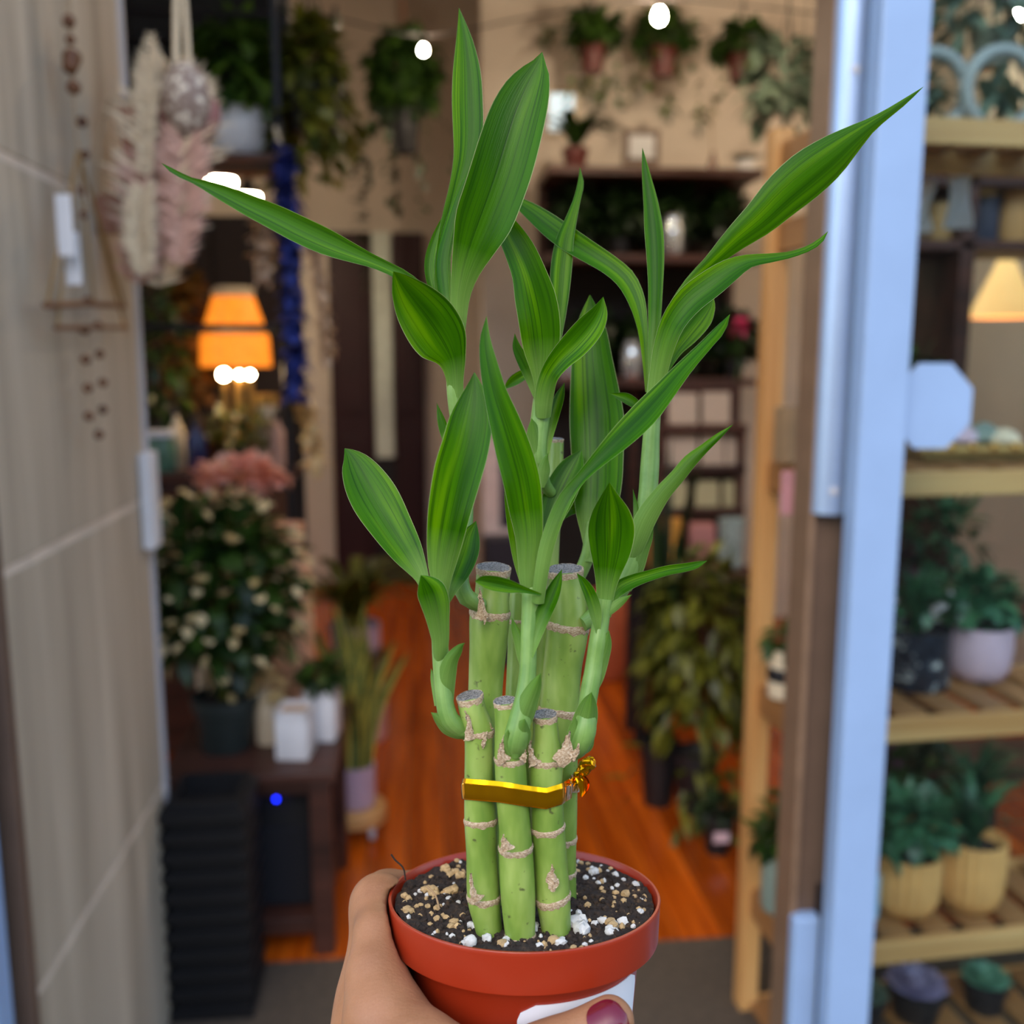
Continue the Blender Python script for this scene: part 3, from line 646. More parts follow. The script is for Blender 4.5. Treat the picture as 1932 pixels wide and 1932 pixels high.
# dry brown husks where the shoots leave the canes
for (pts, d) in (([(888, 1396, 14), (885, 1384, 8), (885, 1370, 5), (882, 1354, 4), (877, 1342, 0)], .3262), ([(912, 1382, 8), (914, 1392, 4), (912, 1405, 3), (911, 1412, 0)], .3262), ([(924, 1378, 7), (920, 1368, 5), (914, 1360, 3), (910, 1354, 0)], .3290),
                 ([(952, 1438, 14), (945, 1424, 7), (946, 1408, 4), (952, 1388, 0)], .3212), ([(984, 1436, 9), (990, 1426, 4), (992, 1416, 0)], .3216),
                 ([(1052, 1442, 16), (1064, 1428, 15), (1070, 1412, 11), (1070, 1396, 6), (1076, 1380, 0)], .3240), ([(1010, 1444, 12), (1003, 1428, 6), (1000, 1412, 4), (999, 1398, 0)], .3256), ([(1076, 1434, 9), (1084, 1424, 8), (1090, 1414, 4), (1092, 1404, 0)], .3236),
                 ([(908, 1168, 16), (908, 1152, 8), (907, 1132, 5), (904, 1110, 0)], .3425), ([(915, 1160, 8), (914, 1168, 4), (914, 1178, 0)], .3425), ([(1042, 1682, 6), (1043, 1668, 11), (1040, 1655, 9), (1042, 1640, 3), (1041, 1632, 0)], .3258), ([(902, 1702, 15), (893, 1688, 6), (890, 1668, 4), (888, 1648, 0)], .3262), ([(958, 1606, 16), (953, 1594, 9), (950, 1584, 4), (950, 1575, 0)], .3190)):
    v, f, uv = leaf_mesh(pts, d, d - .0006, cup=-.35, n=12, mu=6)
    part(MB().add(([p + Vector((rng.uniform(-1, 1), rng.uniform(-1, 1), rng.uniform(-1, 1))) * .00035 for p in v], f)), 'dry_husk', M_node, bam)
# ---- gold foil ribbon tied round the canes
m = Mat('gold_foil'); m.col(srgb(232, 164, 10)); m.p.inputs['Metallic'].default_value = .95; m.p.inputs['Roughness'].default_value = .12
w_ = m.noise(m.coords('Object', (1, 1, .4)), 150, 2); m.bump(w_, .25, .002); M_gold = m.m
circ = []
for idx in (0, 1, 2, 3, 4, 5, 6):
    q = crom(CANES[idx][1], 60); i = int(np.argmin(np.abs(q[:, 1] - 1492)))
    a, b, h, d = q[i]; circ.append(((a - 966) * d / F_PX, d, h * d / F_PX + .0006))
pts = [(x + r * math.cos(t), d + r * math.sin(t)) for x, d, r in circ for t in np.linspace(0, 2 * math.pi, 40, endpoint=False)]
pts.sort()
def half(ps):
    h = []
    for p in ps:
        while len(h) > 1 and (h[-1][0] - h[-2][0]) * (p[1] - h[-2][1]) - (h[-1][1] - h[-2][1]) * (p[0] - h[-2][0]) <= 0: h.pop()
        h.append(p)
    return h
lo = half(pts); hi = half(pts[::-1]); hull = lo[:-1] + hi[:-1]
H = np.array(hull + hull[:1]); s = np.concatenate([[0], np.cumsum(np.linalg.norm(np.diff(H, axis=0), axis=1))])
ss = np.linspace(0, s[-1], 121)[:-1]; hx = np.interp(ss, s, H[:, 0]); hd = np.interp(ss, s, H[:, 1])
for i in range(120):
    g_ = min(math.hypot(hx[i] - x, hd[i] - d) - r for x, d, r in circ)
    cx, cd = np.mean(H[:, 0]), np.mean(H[:, 1]); L = math.hypot(hx[i] - cx, hd[i] - cd); k_ = min(.0011, max(0, g_) * .45)
    hx[i] -= (hx[i] - cx) / L * k_; hd[i] -= (hd[i] - cd) / L * k_
v = []; f = []; rows_ = (-1, -.55, -.5, -.1, .35, .9, 1)
def rib_y(px, front):
    return np.interp(px, [860, 880, 940, 1000, 1030, 1060, 1095], [1488, 1489, 1494, 1503, 1507, 1498, 1476]) if front else np.interp(px, [860, 1095], [1486, 1478])
for i in range(120):
    front = hd[i] < .348 or hx[i] > .0
    px = 966 + hx[i] * F_PX / hd[i]; yc = rib_y(px, hd[i] < .35)
    hw = 20 if hd[i] < .35 else 17
    for k, u in enumerate(rows_):
        puff = .0007 * (1 - u * u) + (.00025 if k in (2, 5) else 0)
        cx, cd = np.mean(H[:, 0]), np.mean(H[:, 1]); L = math.hypot(hx[i] - cx, hd[i] - cd)
        x, d = hx[i] + (hx[i] - cx) / L * puff, hd[i] + (hd[i] - cd) / L * puff
        y = (yc + u * hw - 966) * d / F_PX
        v.append(CAM + FWD * float(d) + RGT * float(x) - UPV * float(y))
nr = len(rows_)
for i in range(120):
    j = (i + 1) % 120
    for k in range(nr - 1): f.append((i * nr + k, i * nr + k + 1, j * nr + k + 1, j * nr + k))
rib = part(MB().add((v, f)), 'gold_ribbon', M_gold, bam, 'shiny gold foil band round the canes')
v = []; f = []; KP = crom([(1084, 1478, 6, .349), (1094, 1462, 9, .348), (1104, 1448, 12, .347), (1112, 1440, 13, .346), (1118, 1434, 8, .346), (1120, 1430, 2, .346)], 14)
P = [W(a, b, d) for a, b, h, d in KP]
kv, kf, _ = tube(P, [float(h * .347 / F_PX) for a, b, h, d in KP], 12)
kv = [p + Vector((rng.uniform(-1, 1), rng.uniform(-1, 1), rng.uniform(-1, 1))) * .00055 for p in kv]
part(MB().add((kv, kf)), 'ribbon_knot', M_gold, rib, 'crinkled twist of gold foil')
for pts_ in ([(1092, 1462, 7), (1100, 1470, 9), (1102, 1488, 7), (1097, 1503, 2)], [(1098, 1460, 5), (1108, 1474, 6), (1106, 1492, 3), (1104, 1500, 0)]):
    part(MB().add(leaf_mesh(pts_, .347, .346, roll=30, cup=.8, n=10, mu=5)), 'ribbon_tail', M_gold, rib)
# ================================================================== the hand (one continuous surface from blended bones)
def HPt(px, py, d): return np.array([(px - 966) * d / F_PX, d, (py - 966) * d / F_PX])      # right, away, down
def cyl(th, r, h):
    t = math.radians(th); return np.array([PX + r * math.cos(t), PD - r * math.sin(t), h])
bones = [  # groups blended together; (a, b, ra, rb)
]
def chain(pts, rad): 
    for i in range(len(pts) - 1): bones.append((pts[i], pts[i + 1], rad[i], rad[i + 1]))
wrist = np.array([-.060, .352, .268]); wrist2 = np.array([-.046, .330, .266])
th_cmc = np.array([-.0425, .3235, .1960]); th_mcp = np.array([-.0192, .3060, .1765]); th_ip = np.array([.0125, .3085, .1712]); th_tip = np.array([.0312, .3122, .1622])
ix = [HPt(716, 1706, .371), cyl(205, .0600, .1530), cyl(231, .0600, .1590), cyl(256, .0580, .163), cyl(274, .0560, .166)]
md = [cyl(182, .0535, .184), cyl(222, .0530, .174), cyl(254, .0515, .175), cyl(280, .0510, .176)]
rg = [cyl(182, .0530, .204), cyl(222, .0505, .195), cyl(256, .0495, .195), cyl(282, .0490, .195)]
pk = [cyl(182, .0515, .222), cyl(218, .0485, .214), cyl(248, .0470, .214), cyl(268, .0465, .214)]
chain(ix, [.0088, .0086, .0088, .0078, .0068]); chain(md, [.0105, .0092, .0082, .0072]); chain(rg, [.0104, .0088, .0078, .0068]); chain(pk, [.0095, .0080, .0070, .0062])
chain([wrist, ix[0]], [.020, .0088]); chain([wrist, md[0]], [.021, .0112]); chain([wrist, rg[0]], [.021, .0112]); chain([wrist, pk[0]], [.021, .0105])
chain([wrist2, th_cmc, th_mcp], [.020, .0148, .0108]); chain([th_mcp, th_ip, th_tip], [.0100, .0090, .0080])
web0 = HPt(712, 1762, .351); web1 = HPt(708, 1838, .338); web2 = HPt(727, 1925, .326)
chain([ix[0], web0, web1, web2, th_cmc], [.0078, .0068, .0076, .0112, .0138]); chain([web2, HPt(793, 1992, .311), th_mcp], [.0100, .0118, .0100])
chain([web1, md[0]], [.0070, .0095]); chain([web2, md[0]], [.0095, .0100]); chain([th_cmc, wrist], [.0160, .021]); chain([th_cmc, md[0]], [.0130, .0105])
forearm = np.array([-.110, .285, .47]); chain([(wrist + wrist2) / 2, forearm], [.0255, .036])
chain([forearm, np.array([-.135, .250, .58])], [.036, .039])
vox = .0014
A = np.array([b[0] for b in bones] + [b[1] for b in bones]); lo_, hi_ = A.min(0) - .045, A.max(0) + .045
hi_[2] = min(hi_[2], .60); lo_[0] = max(lo_[0], -.19)
nx, ny, nz_ = [int(math.ceil(q)) for q in (hi_ - lo_) / vox]
gx_ = (lo_[0] + vox * np.arange(nx)).astype(np.float32); gy_ = (lo_[1] + vox * np.arange(ny)).astype(np.float32); gz_ = (lo_[2] + vox * np.arange(nz_)).astype(np.float32)
G = np.stack(np.meshgrid(gx_, gy_, gz_, indexing='ij'), -1)
E = np.zeros(G.shape[:3], np.float32); kk = 1 / .0028
for a, b, ra, rb in bones:
    a = a.astype(np.float32); ab_ = (b - a).astype(np.float32); L2 = float(ab_ @ ab_)
    R_ = max(ra, rb) + .03
    sl = tuple(slice(max(0, int((min(a[i], a[i] + ab_[i]) - R_ - lo_[i]) / vox)), max(1, int((max(a[i], a[i] + ab_[i]) + R_ - lo_[i]) / vox))) for i in range(3))
    g = G[sl] - a; t = np.clip((g @ ab_) / L2, 0, 1)
    dist = np.linalg.norm(g - t[..., None] * ab_, axis=-1) - (ra + (rb - ra) * t)
    E[sl] += np.exp(-np.clip(dist, -.06, .06) * kk)
SD = -np.log(E + 1e-12) / kk
# keep clear of the pot
rr_ = np.sqrt((G[..., 0] - PX) ** 2 + (G[..., 1] - PD) ** 2); hz = G[..., 2] - PH
potr = np.where(hz < .0138, .0508, .0432 - .0065 * np.clip((hz - .0138) / .0725, 0, 1) + .0004)
potd = np.where((hz > -.001) & (hz < .090), rr_ - potr, .02)
SD = np.maximum(SD, -potd)
del E
def surface_nets(S, lo, vox):
    ins = S < 0; X, Y, Z = S.shape
    c = np.zeros((X - 1, Y - 1, Z - 1), np.int8)
    corners = [(i, j, k) for i in (0, 1) for j in (0, 1) for k in (0, 1)]
    for i, j, k in corners: c += ins[i:X - 1 + i, j:Y - 1 + j, k:Z - 1 + k]
    act = (c > 0) & (c < 8); idx = -np.ones(act.shape, np.int64); ids = np.argwhere(act); idx[act] = np.arange(len(ids))
    acc = np.zeros((len(ids), 3)); cnt = np.zeros(len(ids))
    for a in corners:
        for ax in range(3):
            if a[ax]: continue
            b = list(a); b[ax] = 1
            sa = S[tuple((ids + a).T)]; sb = S[tuple((ids + b).T)]; cr = (sa < 0) != (sb < 0)
            t = np.where(cr, sa / np.where(cr, sa - sb, 1), 0)
            p = ids + np.array(a, float); p[:, ax] += t
            acc[cr] += p[cr]; cnt[cr] += 1
    V = lo + vox * acc / cnt[:, None]; F = []
    for ax in range(3):
        u, w = [q for q in range(3) if q != ax]
        sl0 = [slice(0, n) for n in S.shape]; sl1 = list(sl0); sl0[ax] = slice(0, S.shape[ax] - 1); sl1[ax] = slice(1, S.shape[ax])
        cr = np.argwhere(ins[tuple(sl0)] != ins[tuple(sl1)])
        cr = cr[(cr[:, u] > 0) & (cr[:, w] > 0) & (cr[:, u] < S.shape[u] - 1) & (cr[:, w] < S.shape[w] - 1)]
        q = []
        for du, dw in ((1, 1), (0, 1), (0, 0), (1, 0)):
            e = cr.copy(); e[:, u] -= du; e[:, w] -= dw; q.append(idx[tuple(e.T)])
        q = np.stack(q, 1); flip = ins[tuple(cr.T)]
        if ax == 1: flip = ~flip
        q[flip] = q[flip][:, ::-1]; F.append(q[(q >= 0).all(1)])
    return V, np.concatenate(F)
V, Fq = surface_nets(SD, lo_, vox); del SD, G
# smooth a little
e = np.concatenate([Fq[:, [0, 1]], Fq[:, [1, 2]], Fq[:, [2, 3]], Fq[:, [3, 0]]])
for it in range(4):
    acc = np.zeros_like(V); cnt = np.zeros(len(V))
    for a, b in ((0, 1), (1, 0)): np.add.at(acc, e[:, a], V[e[:, b]]); np.add.at(cnt, e[:, a], 1)
    V = V * .5 + .5 * acc / cnt[:, None]
HM = Matrix.Translation(CAM + FWD * .335 - RGT * .074 - UPV * .30)
hand = thing('hand', 'left hand with a dark red thumbnail gripping the terracotta pot', 'hand', M=HM)
def HW(p): return CAM + FWD * float(p[1]) + RGT * float(p[0]) - UPV * float(p[2])
m = Mat('skin'); n1_ = m.noise(m.coords(), 55, 3); n2 = m.noise(m.coords(), 1700, 3, .6); n3 = m.n('TexVoronoi', Scale=520.0); m.l(m.coords('Object', (1, 1.6, 1)), n3.inputs['Vector'])
c = m.ramp(n1_, [(.3, srgb(146, 98, 64)), (.55, srgb(162, 112, 76)), (.75, srgb(168, 116, 82))])
m.col(m.mix(.12, c, m.ramp(n2, [(.3, srgb(122, 78, 52)), (.7, srgb(186, 138, 102))])))
m.p.inputs['Roughness'].default_value = .5; m.p.inputs['Subsurface Weight'].default_value = .15; m.p.inputs['Subsurface Radius'].default_value = (.006, .0025, .0015)
m.bump(m.mix(.5, n2, n3.outputs['Distance']), .22, .0008); M_skin = m.m
part(MB().add(([HW(p) for p in V], [tuple(int(i) for i in q) for q in Fq])), 'skin', M_skin, hand)
# thumb nail
ax = th_tip - th_ip; ax = ax / np.linalg.norm(ax)
nrm = np.array([.0, -.9, -.40]); nrm = nrm - ax * (nrm @ ax); nrm /= np.linalg.norm(nrm); sd = np.cross(ax, nrm)
from mathutils.bvhtree import BVHTree
bvh = BVHTree.FromPolygons([Vector(p) for p in V], [tuple(int(i) for i in q) for q in Fq])
cen = th_tip + ax * (-.0010); v = []; f = []; NS, NT = 18, 16
for layer in (0, 1):
    for i in range(NS + 1):
        s_ = -1 + 2 * i / NS; wdt = math.sqrt(max(0, 1 - abs(s_) ** (3.2 if s_ > 0 else 2.4))) * .98
        for k in range(NT + 1):
            a_ = (-1 + 2 * k / NT) * wdt * 1.0
            dr = sd * math.sin(a_) + nrm * math.cos(a_); o_ = cen + ax * (s_ * .0064)
            hit = bvh.ray_cast(Vector(o_ + dr * .03), Vector(-dr), .03)[0]
            p = (np.array(hit) if hit is not None else o_ + dr * .0075) + dr * (-.0004 if layer else .00045 + .0004 * (1 - (a_) ** 2))
            v.append(HW(p))
n1 = NT + 1; o2 = (NS + 1) * n1
for i in range(NS):
    for k in range(NT):
        f.append((i * n1 + k, i * n1 + k + 1, (i + 1) * n1 + k + 1, (i + 1) * n1 + k))
for i in range(NS):
    for k in (0, NT):
        a = i * n1 + k; f.append((a, a + n1, o2 + a + n1, o2 + a))
m = Mat('nail_polish'); m.col(srgb(104, 8, 32)); m.p.inputs['Roughness'].default_value = .2; m.p.inputs['Coat Weight'].default_value = .35; m.p.inputs['Coat Roughness'].default_value = .05
part(MB().add((v, f)), 'thumbnail', m.m, hand, 'dark red polished thumbnail')
# ================================================================== plants and things of the shop: builders
RNG = random.Random(11)
F_dark = foliage_mat('dark_foliage', (14, 26, 14), (38, 62, 26), .4, .15)
F_deep = foliage_mat('deep_green_foliage', (18, 42, 16), (62, 92, 30), .4, .2)
F_mid = foliage_mat('mid_green_foliage', (30, 62, 24), (96, 128, 40), .42, .25)
F_olive = foliage_mat('olive_foliage', (44, 56, 14), (120, 122, 34), .45, .25)
F_lime = foliage_mat('lime_foliage', (92, 120, 30), (180, 186, 70), .4, .3)
F_grey = foliage_mat('grey_green_foliage', (70, 88, 76), (126, 146, 124), .6, .15)
F_cool = foliage_mat('cool_green_foliage', (24, 72, 46), (84, 138, 96), .4, .25)
F_succ = foliage_mat('mauve_succulent', (120, 112, 150), (190, 176, 204), .5, .05)
F_succ_g = foliage_mat('green_succulent', (70, 130, 106), (140, 188, 156), .5, .05)
F_pink = foliage_mat('pink_petals', (236, 168, 146), (252, 208, 186), .6, .3)
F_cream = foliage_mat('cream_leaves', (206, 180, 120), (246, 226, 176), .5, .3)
F_mauve = foliage_mat('mauve_leaves', (70, 40, 58), (128, 80, 100), .5, .2)
P_red = plain('red_pot', (84, 26, 20), .5); P_black = plain('black_pot', (26, 26, 30), .5); P_white = plain('white_pot', (226, 226, 228), .4, 0, .04)
P_pink = plain('blush_pot', (206, 178, 192), .45, 0, .05); P_yel = plain('yellow_pot', (224, 168, 100), .5, 0, .08); P_blue = plain('pale_blue_pot', (142, 196, 220), .45, 0, .05)
P_green = plain('dark_green_pot', (38, 46, 44), .5); P_sage = plain('sage_pot', (130, 146, 134), .5); P_cream = plain('cream_ceramic', (222, 204, 172), .5, 0, .06)
P_navy = plain('navy_glass', (24, 30, 78), .2); P_soil = plain('dark_soil', (38, 30, 24), .95, 0, .4, 120)
P_lav = plain('lavender_pot', (196, 172, 190), .5, 0, .05); P_brass = plain('brass', (196, 152, 80), .35, .7, .15); P_paper = plain('white_paper', (228, 230, 234), .7, 0, .02)
P_wood = wood_mat('bead_wood', (78, 46, 26), (124, 78, 44), 2, 60); P_rope = plain('rope', (170, 146, 116), .9, 0, .2, 200); P_blk = plain('black_cord', (34, 30, 30), .8)

def leafpoly(p, d, up, L, w, bend=.25):                 # a small bent leaf: base, sides, middle, tip
    d = d.normalized(); s = d.cross(up)
    s = s.normalized() if s.length > 1e-4 else Vector((1, 0, 0)); n = s.cross(d)
    m1 = p + d * (L * .33) + n * (L * bend * .1); m2 = p + d * (L * .68) - n * (L * bend * .05)
    return [p, m1 + s * (w * .46) + n * w * .08, m1, m1 - s * (w * .46) + n * w * .08, m2 + s * (w * .4) + n * w * .06, m2, m2 - s * (w * .4) + n * w * .06, p + d * L - n * (L * bend * .5)], \
        [(0, 1, 2), (0, 2, 3), (1, 4, 5, 2), (2, 5, 6, 3), (4, 7, 5), (5, 7, 6)]
def rdir(r, zmin=-1.0):
    while True:
        v = Vector((r.uniform(-1, 1), r.uniform(-1, 1), r.uniform(zmin, 1)))
        if .05 < v.length < 1: return v.normalized()
def bush(n, rx, ry, rz, cz, L, w, droop=.3, zmin=-.6, shell=.45, seed=1):
    r = random.Random(seed); mb = MB()
    for i in range(n):
        u = rdir(r, zmin); k = shell + (1 - shell) * r.random() ** .6
        p = Vector((u.x * rx * k, u.y * ry * k, cz + u.z * rz * k))
        d = (u + rdir(r) * .7 + Vector((0, 0, -droop))).normalized(); q = L * r.uniform(.65, 1.25)
        mb.add(leafpoly(p - d * q * .4, d, Vector((r.uniform(-.3, .3), r.uniform(-.3, .3), 1)), q, w * r.uniform(.7, 1.2)))
    return mb
def stems(n, rx, ry, h, rad=.003, seed=1):
    r = random.Random(seed); mb = MB()
    for i in range(n):
        e = Vector((r.uniform(-rx, rx), r.uniform(-ry, ry), h * r.uniform(.6, 1)))
        mb.add(tube([Vector((e.x * .08, e.y * .08, -.02)), Vector((e.x * .4, e.y * .4, e.z * .55)), e], [rad, rad * .8, rad * .4], 5))
    return mb
def blades(n, h, spread, w, arch=.5, seed=1, hv=.35):
    r = random.Random(seed); mb = MB()
    for i in range(n):
        a = r.uniform(0, 6.283); hh = h * r.uniform(1 - hv, 1 + hv * .3); sp = spread * r.uniform(.35, 1)
        dr = Vector((math.cos(a), math.sin(a), 0)); sd_ = Vector((-math.sin(a), math.cos(a), 0)); v = []; f = []
        for k in range(6):
            t = k / 5; p = dr * (sp * t ** 1.6 + .004) + Vector((0, 0, hh * (t - arch * t ** 3)))
            ww = w * (1 - t) ** .55 * .5 + .0004
            v += [p - sd_ * ww, p + dr * (-ww * .4), p + sd_ * ww]
        for k in range(5):
            b = k * 3; f += [(b, b + 1, b + 4, b + 3), (b + 1, b + 2, b + 5, b + 4)]
        mb.add((v, f))
    return mb
def trails(n, L, r0, leaf, w, seed=1, gap=.03):
    r = random.Random(seed); mb = MB()
    for i in range(n):
        a = r.uniform(0, 6.283); ll = L * r.uniform(.3, 1); dr = Vector((math.cos(a), math.sin(a), 0)); t = 0
        while t < ll:
            p = dr * (r0 * (1 + .5 * min(1, t / .1))) + Vector((r.uniform(-.01, .01), r.uniform(-.01, .01), .02 - t))
            d = (dr * .8 + rdir(r) * .8 + Vector((0, 0, -.6)))
            mb.add(leafpoly(p, d, Vector((0, 0, 1)) + dr * .3, leaf * r.uniform(.7, 1.2), w * r.uniform(.7, 1.2))); t += gap
    return mb
def rosette(R, rings=5, per=8, seed=1):
    r = random.Random(seed); mb = MB()
    for i in range(rings):
        k = 1 - i / rings; el = .15 + 1.1 * i / rings
        for j in range(per - i // 2):
            a = 6.283 * (j + .5 * (i % 2)) / (per - i // 2) + r.uniform(-.1, .1)
            d = Vector((math.cos(a) * math.cos(el), math.sin(a) * math.cos(el), math.sin(el))); L = R * (.45 + .55 * k)
            s = d.cross(Vector((0, 0, 1))).normalized(); n_ = s.cross(d); v = []; f = []
            for t, ww, th in ((.05, .12, .05), (.45, .30, .09), (.75, .32, .08), (1.0, .02, .01)):
                c = d * (L * t) + n_ * (L * .18 * t * t)
                v += [c - s * L * ww, c + n_ * L * th * .3, c + s * L * ww, c - n_ * L * th]
            for q in range(3):
                for e_ in range(4): f.append((q * 4 + e_, q * 4 + (e_ + 1) % 4, q * 4 + 4 + (e_ + 1) % 4, q * 4 + 4 + e_))
            f.append((12, 13, 14, 15)); mb.add((v, f))
    return mb
def potprof(r, h, style='taper'):
    if style == 'taper': o = [(r * .72, 0), (r * .74, .004), (r * .93, h * .78), (r, h * .80), (r * 1.0, h)]
    elif style == 'round': o = [(r * .55, 0), (r * .78, h * .07), (r * .95, h * .28), (r, h * .6), (r * .99, h)]
    else: o = [(r * .94, 0), (r * .97, .005), (r, .02), (r, h)]
    i = [(r * .93, h), (r * .90, h * .85), (r * .88, h * .84)]
    return [(.0005, o[0][1])] + o + i + [(.0005, h * .84)]
def potted(name, label, loc, r, h, pm, fol, cat='potted plant', style='taper', group=None, hang=None, wob=None, nseg=28, extra=None):
    t = thing(name, label, cat, loc, 0, group); base = Vector(loc)
    part(MB().add(lathe(potprof(r, h, style), nseg, (0, 0, 0), wob)), 'pot', pm, t, local=True)
    part(MB().add(lathe([(r * .9, h * .84), (r * .5, h * .87), (.0005, h * .88)], 16)), 'soil', P_soil, t, local=True)
    for (pn, mb, mat) in fol:
        for p in mb.v: p.z += h * .86
        part(mb, pn, mat, t, local=True)
    if hang:                                              # cords up to a hook
        mb = MB()
        for k in range(3):
            a = 2.1 * k + .5
            mb.add(tube([Vector((r * .97 * math.cos(a), r * .97 * math.sin(a), h * .95)), Vector((0, 0, h + hang * .45)) + Vector((math.cos(a), math.sin(a), 0)) * .004], .0025, 5))
        mb.add(tube([Vector((0, 0, h + hang * .45)), Vector((0, 0, h + hang))], .004, 6))
        part(mb, 'hanging_cord', extra or P_blk, t, local=True)
    return t

# ================================================================== left of the picture: wall hangings
XH = XL + .035
def onw(px, py, off=.035): return at_x(px, py, XL + off)
t = thing('beaded_mobile', 'brass triangle mobile with strings of wooden beads on the wood wall', 'mobile', onw(150, 700))
part(MB().add(tube([onw(128, -60), onw(135, 110), onw(142, 230), onw(150, 300)], .0022, 6)), 'string', P_rope, t)
for i, (px, py, r) in enumerate([(130, 40, 9), (133, 75, 7), (136, 110, 13), (133, 125, 11), (139, 165, 10), (155, 230, 8), (160, 292, 7), (158, 405, 6), (152, 360, 6)]):
    part(MB().add(ball(onw(px, py), r * .00115, 8)), 'bead', P_wood, t)
ap, bl, br = onw(147, 285), onw(88, 576), onw(234, 575)
for a, b in ((ap, bl), (ap, br), (onw(150, 290), onw(237, 620)), (onw(143, 300), onw(108, 618)), (onw(150, 285), onw(178, 575))):
    part(MB().add(tube([a, b], .0024, 6)), 'thread', plain('brass_thread', (150, 116, 66), .5, .3), t)
part(MB().add(tube([onw(86, 576), onw(160, 573), onw(236, 577)], .005, 8)), 'twig_bar', P_wood, t)
part(MB().add(tube([onw(106, 618), onw(240, 618)], .004, 8)), 'twig_bar', P_wood, t)
for (px, py) in [(165, 568), (160, 622), (185, 614), (162, 678), (188, 668), (166, 732), (194, 722), (168, 785), (194, 773), (187, 820)]:
    part(MB().add(ball(onw(px, py), .0082, 8)), 'bead', P_wood, t)
for a, b in (((164, 622), (168, 790)), ((188, 614), (194, 775)), ((187, 775), (187, 822))):
    part(MB().add(tube([onw(*a), onw(*b)], .0006, 4)), 'bead_thread', P_rope, t)
part(MB().add(leafpoly(onw(228, 600), onw(244, 660) - onw(228, 600), Vector((1, 0, 0)), .05, .014)), 'dried_leaf', plain('dried_leaf', (186, 134, 70), .7), t)
for (px, py, h, lab) in ((122, 425, 100, 'upper'), (137, 488, 88, 'lower')):
    c = onw(px, py, .05); s = mpp(c.y + .2, 966, 966) * 1.0
    o = solo(MB().add(box(c, (.024, .003, h * .00088), -.2, .001)), 'paper_tag', P_paper, lab + ' of two white paper tags hanging on the brass mobile', 'tag', None, 'tags on the brass mobile', smooth=False)
# pampas and shell hanging
YH = 1.86
def hp(px, py, dy=0): return at_y(px, py, YH + dy)
t = thing('feather_hanging', 'cream and blush feather wall hanging with a patterned shell pendant on white cord', 'wall hanging', hp(320, 540))
part(MB().add(tube([hp(333, -80), hp(332, 130)], .006, 8)).add(tube([hp(343, -80), hp(356, 120)], .005, 8)), 'cord', P_cream, t)
P_shell = Mat('shell_pattern'); vz = P_shell.n('TexVoronoi', Scale=70.0); P_shell.l(P_shell.coords(), vz.inputs['Vector'])
P_shell.col(P_shell.ramp(vz.outputs['Distance'], [(.25, srgb(224, 212, 192)), (.5, srgb(132, 112, 100))])); P_shell = P_shell.m
part(MB().add(ball(hp(352, 190), 1, 14, (.046, .03, .066))), 'shell_pendant', P_shell, t, 'patterned oval shell pendant')
part(MB().add(ball(hp(357, 215, .012), 1, 12, (.056, .03, .05))), 'shell_backing', plain('mauve_felt', (150, 104, 100), .8), t)
P_f1, P_f2 = plain('cream_plume', (232, 212, 178), .95, 0, .1, 90), plain('blush_plume', (214, 172, 154), .95, 0, .1, 90)
def plume(P, R, seed, n=900):
    r = random.Random(seed); mb = MB(); q = crom([(p.x, p.z, p.y, w) for p, w in zip(P, R)], 24)
    mb.add(tube([Vector((a, c, b)) for a, b, c, w in q], .0018, 5))
    for i in range(n):
        a, b, c, w = q[r.randrange(24)]; s = r.choice((-1, 1))
        d = Vector((s * r.uniform(.5, 1), r.uniform(-.6, .6), r.uniform(.3, 1.1)))
        mb.add(leafpoly(Vector((a, c, b)), d, Vector((0, -1, .2)), w * r.uniform(.5, 1.1), w * .07))
    return mb
for i, (pl, ww, mt) in enumerate([([(300, 540), (305, 440), (318, 320), (325, 210), (322, 130)], (.06, .10, .12, .10, .04), P_f1), ([(262, 535), (285, 450), (300, 360), (300, 260)], (.05, .08, .09, .05), P_f2), ([(340, 500), (348, 400), (350, 300), (352, 240)], (.03, .06, .06, .04), P_f2), ([(275, 330), (276, 220), (280, 130), (285, 70)], (.025, .03, .03, .012), P_f1), ([(270, 520), (262, 440), (272, 360)], (.03, .04, .03), P_f1)]):
    part(plume([hp(a, b, -.015 * i + .03) for a, b in pl], ww, 30 + i), 'plume', mt, t)
part(MB().add(box2(hp(238, 410), hp(262, 200, .012), .002)), 'leather_strip', plain('tan_leather', (150, 102, 78), .6), t, smooth=False)
part(MB().add(tube([hp(262, 205), hp(235, 185), hp(206, 188), hp(190, 260), hp(180, 372)], .004, 6)), 'reed_loop', P_rope, t)
part(MB().add(box2(hp(182, 440), hp(232, 368, .01), .002)), 'leather_patch', plain('brown_leather', (142, 96, 72), .6), t, smooth=False)
solo(MB().add(box2(Vector((XL - .002, YC - .075, at_x(255, 1050, XL).z)), Vector((XL + .022, YC - .012, at_x(255, 858, XL).z)), .004)), 'edge_guard', P_white, 'white plastic strip fixed to the edge of the wood wall', 'strip', smooth=False)

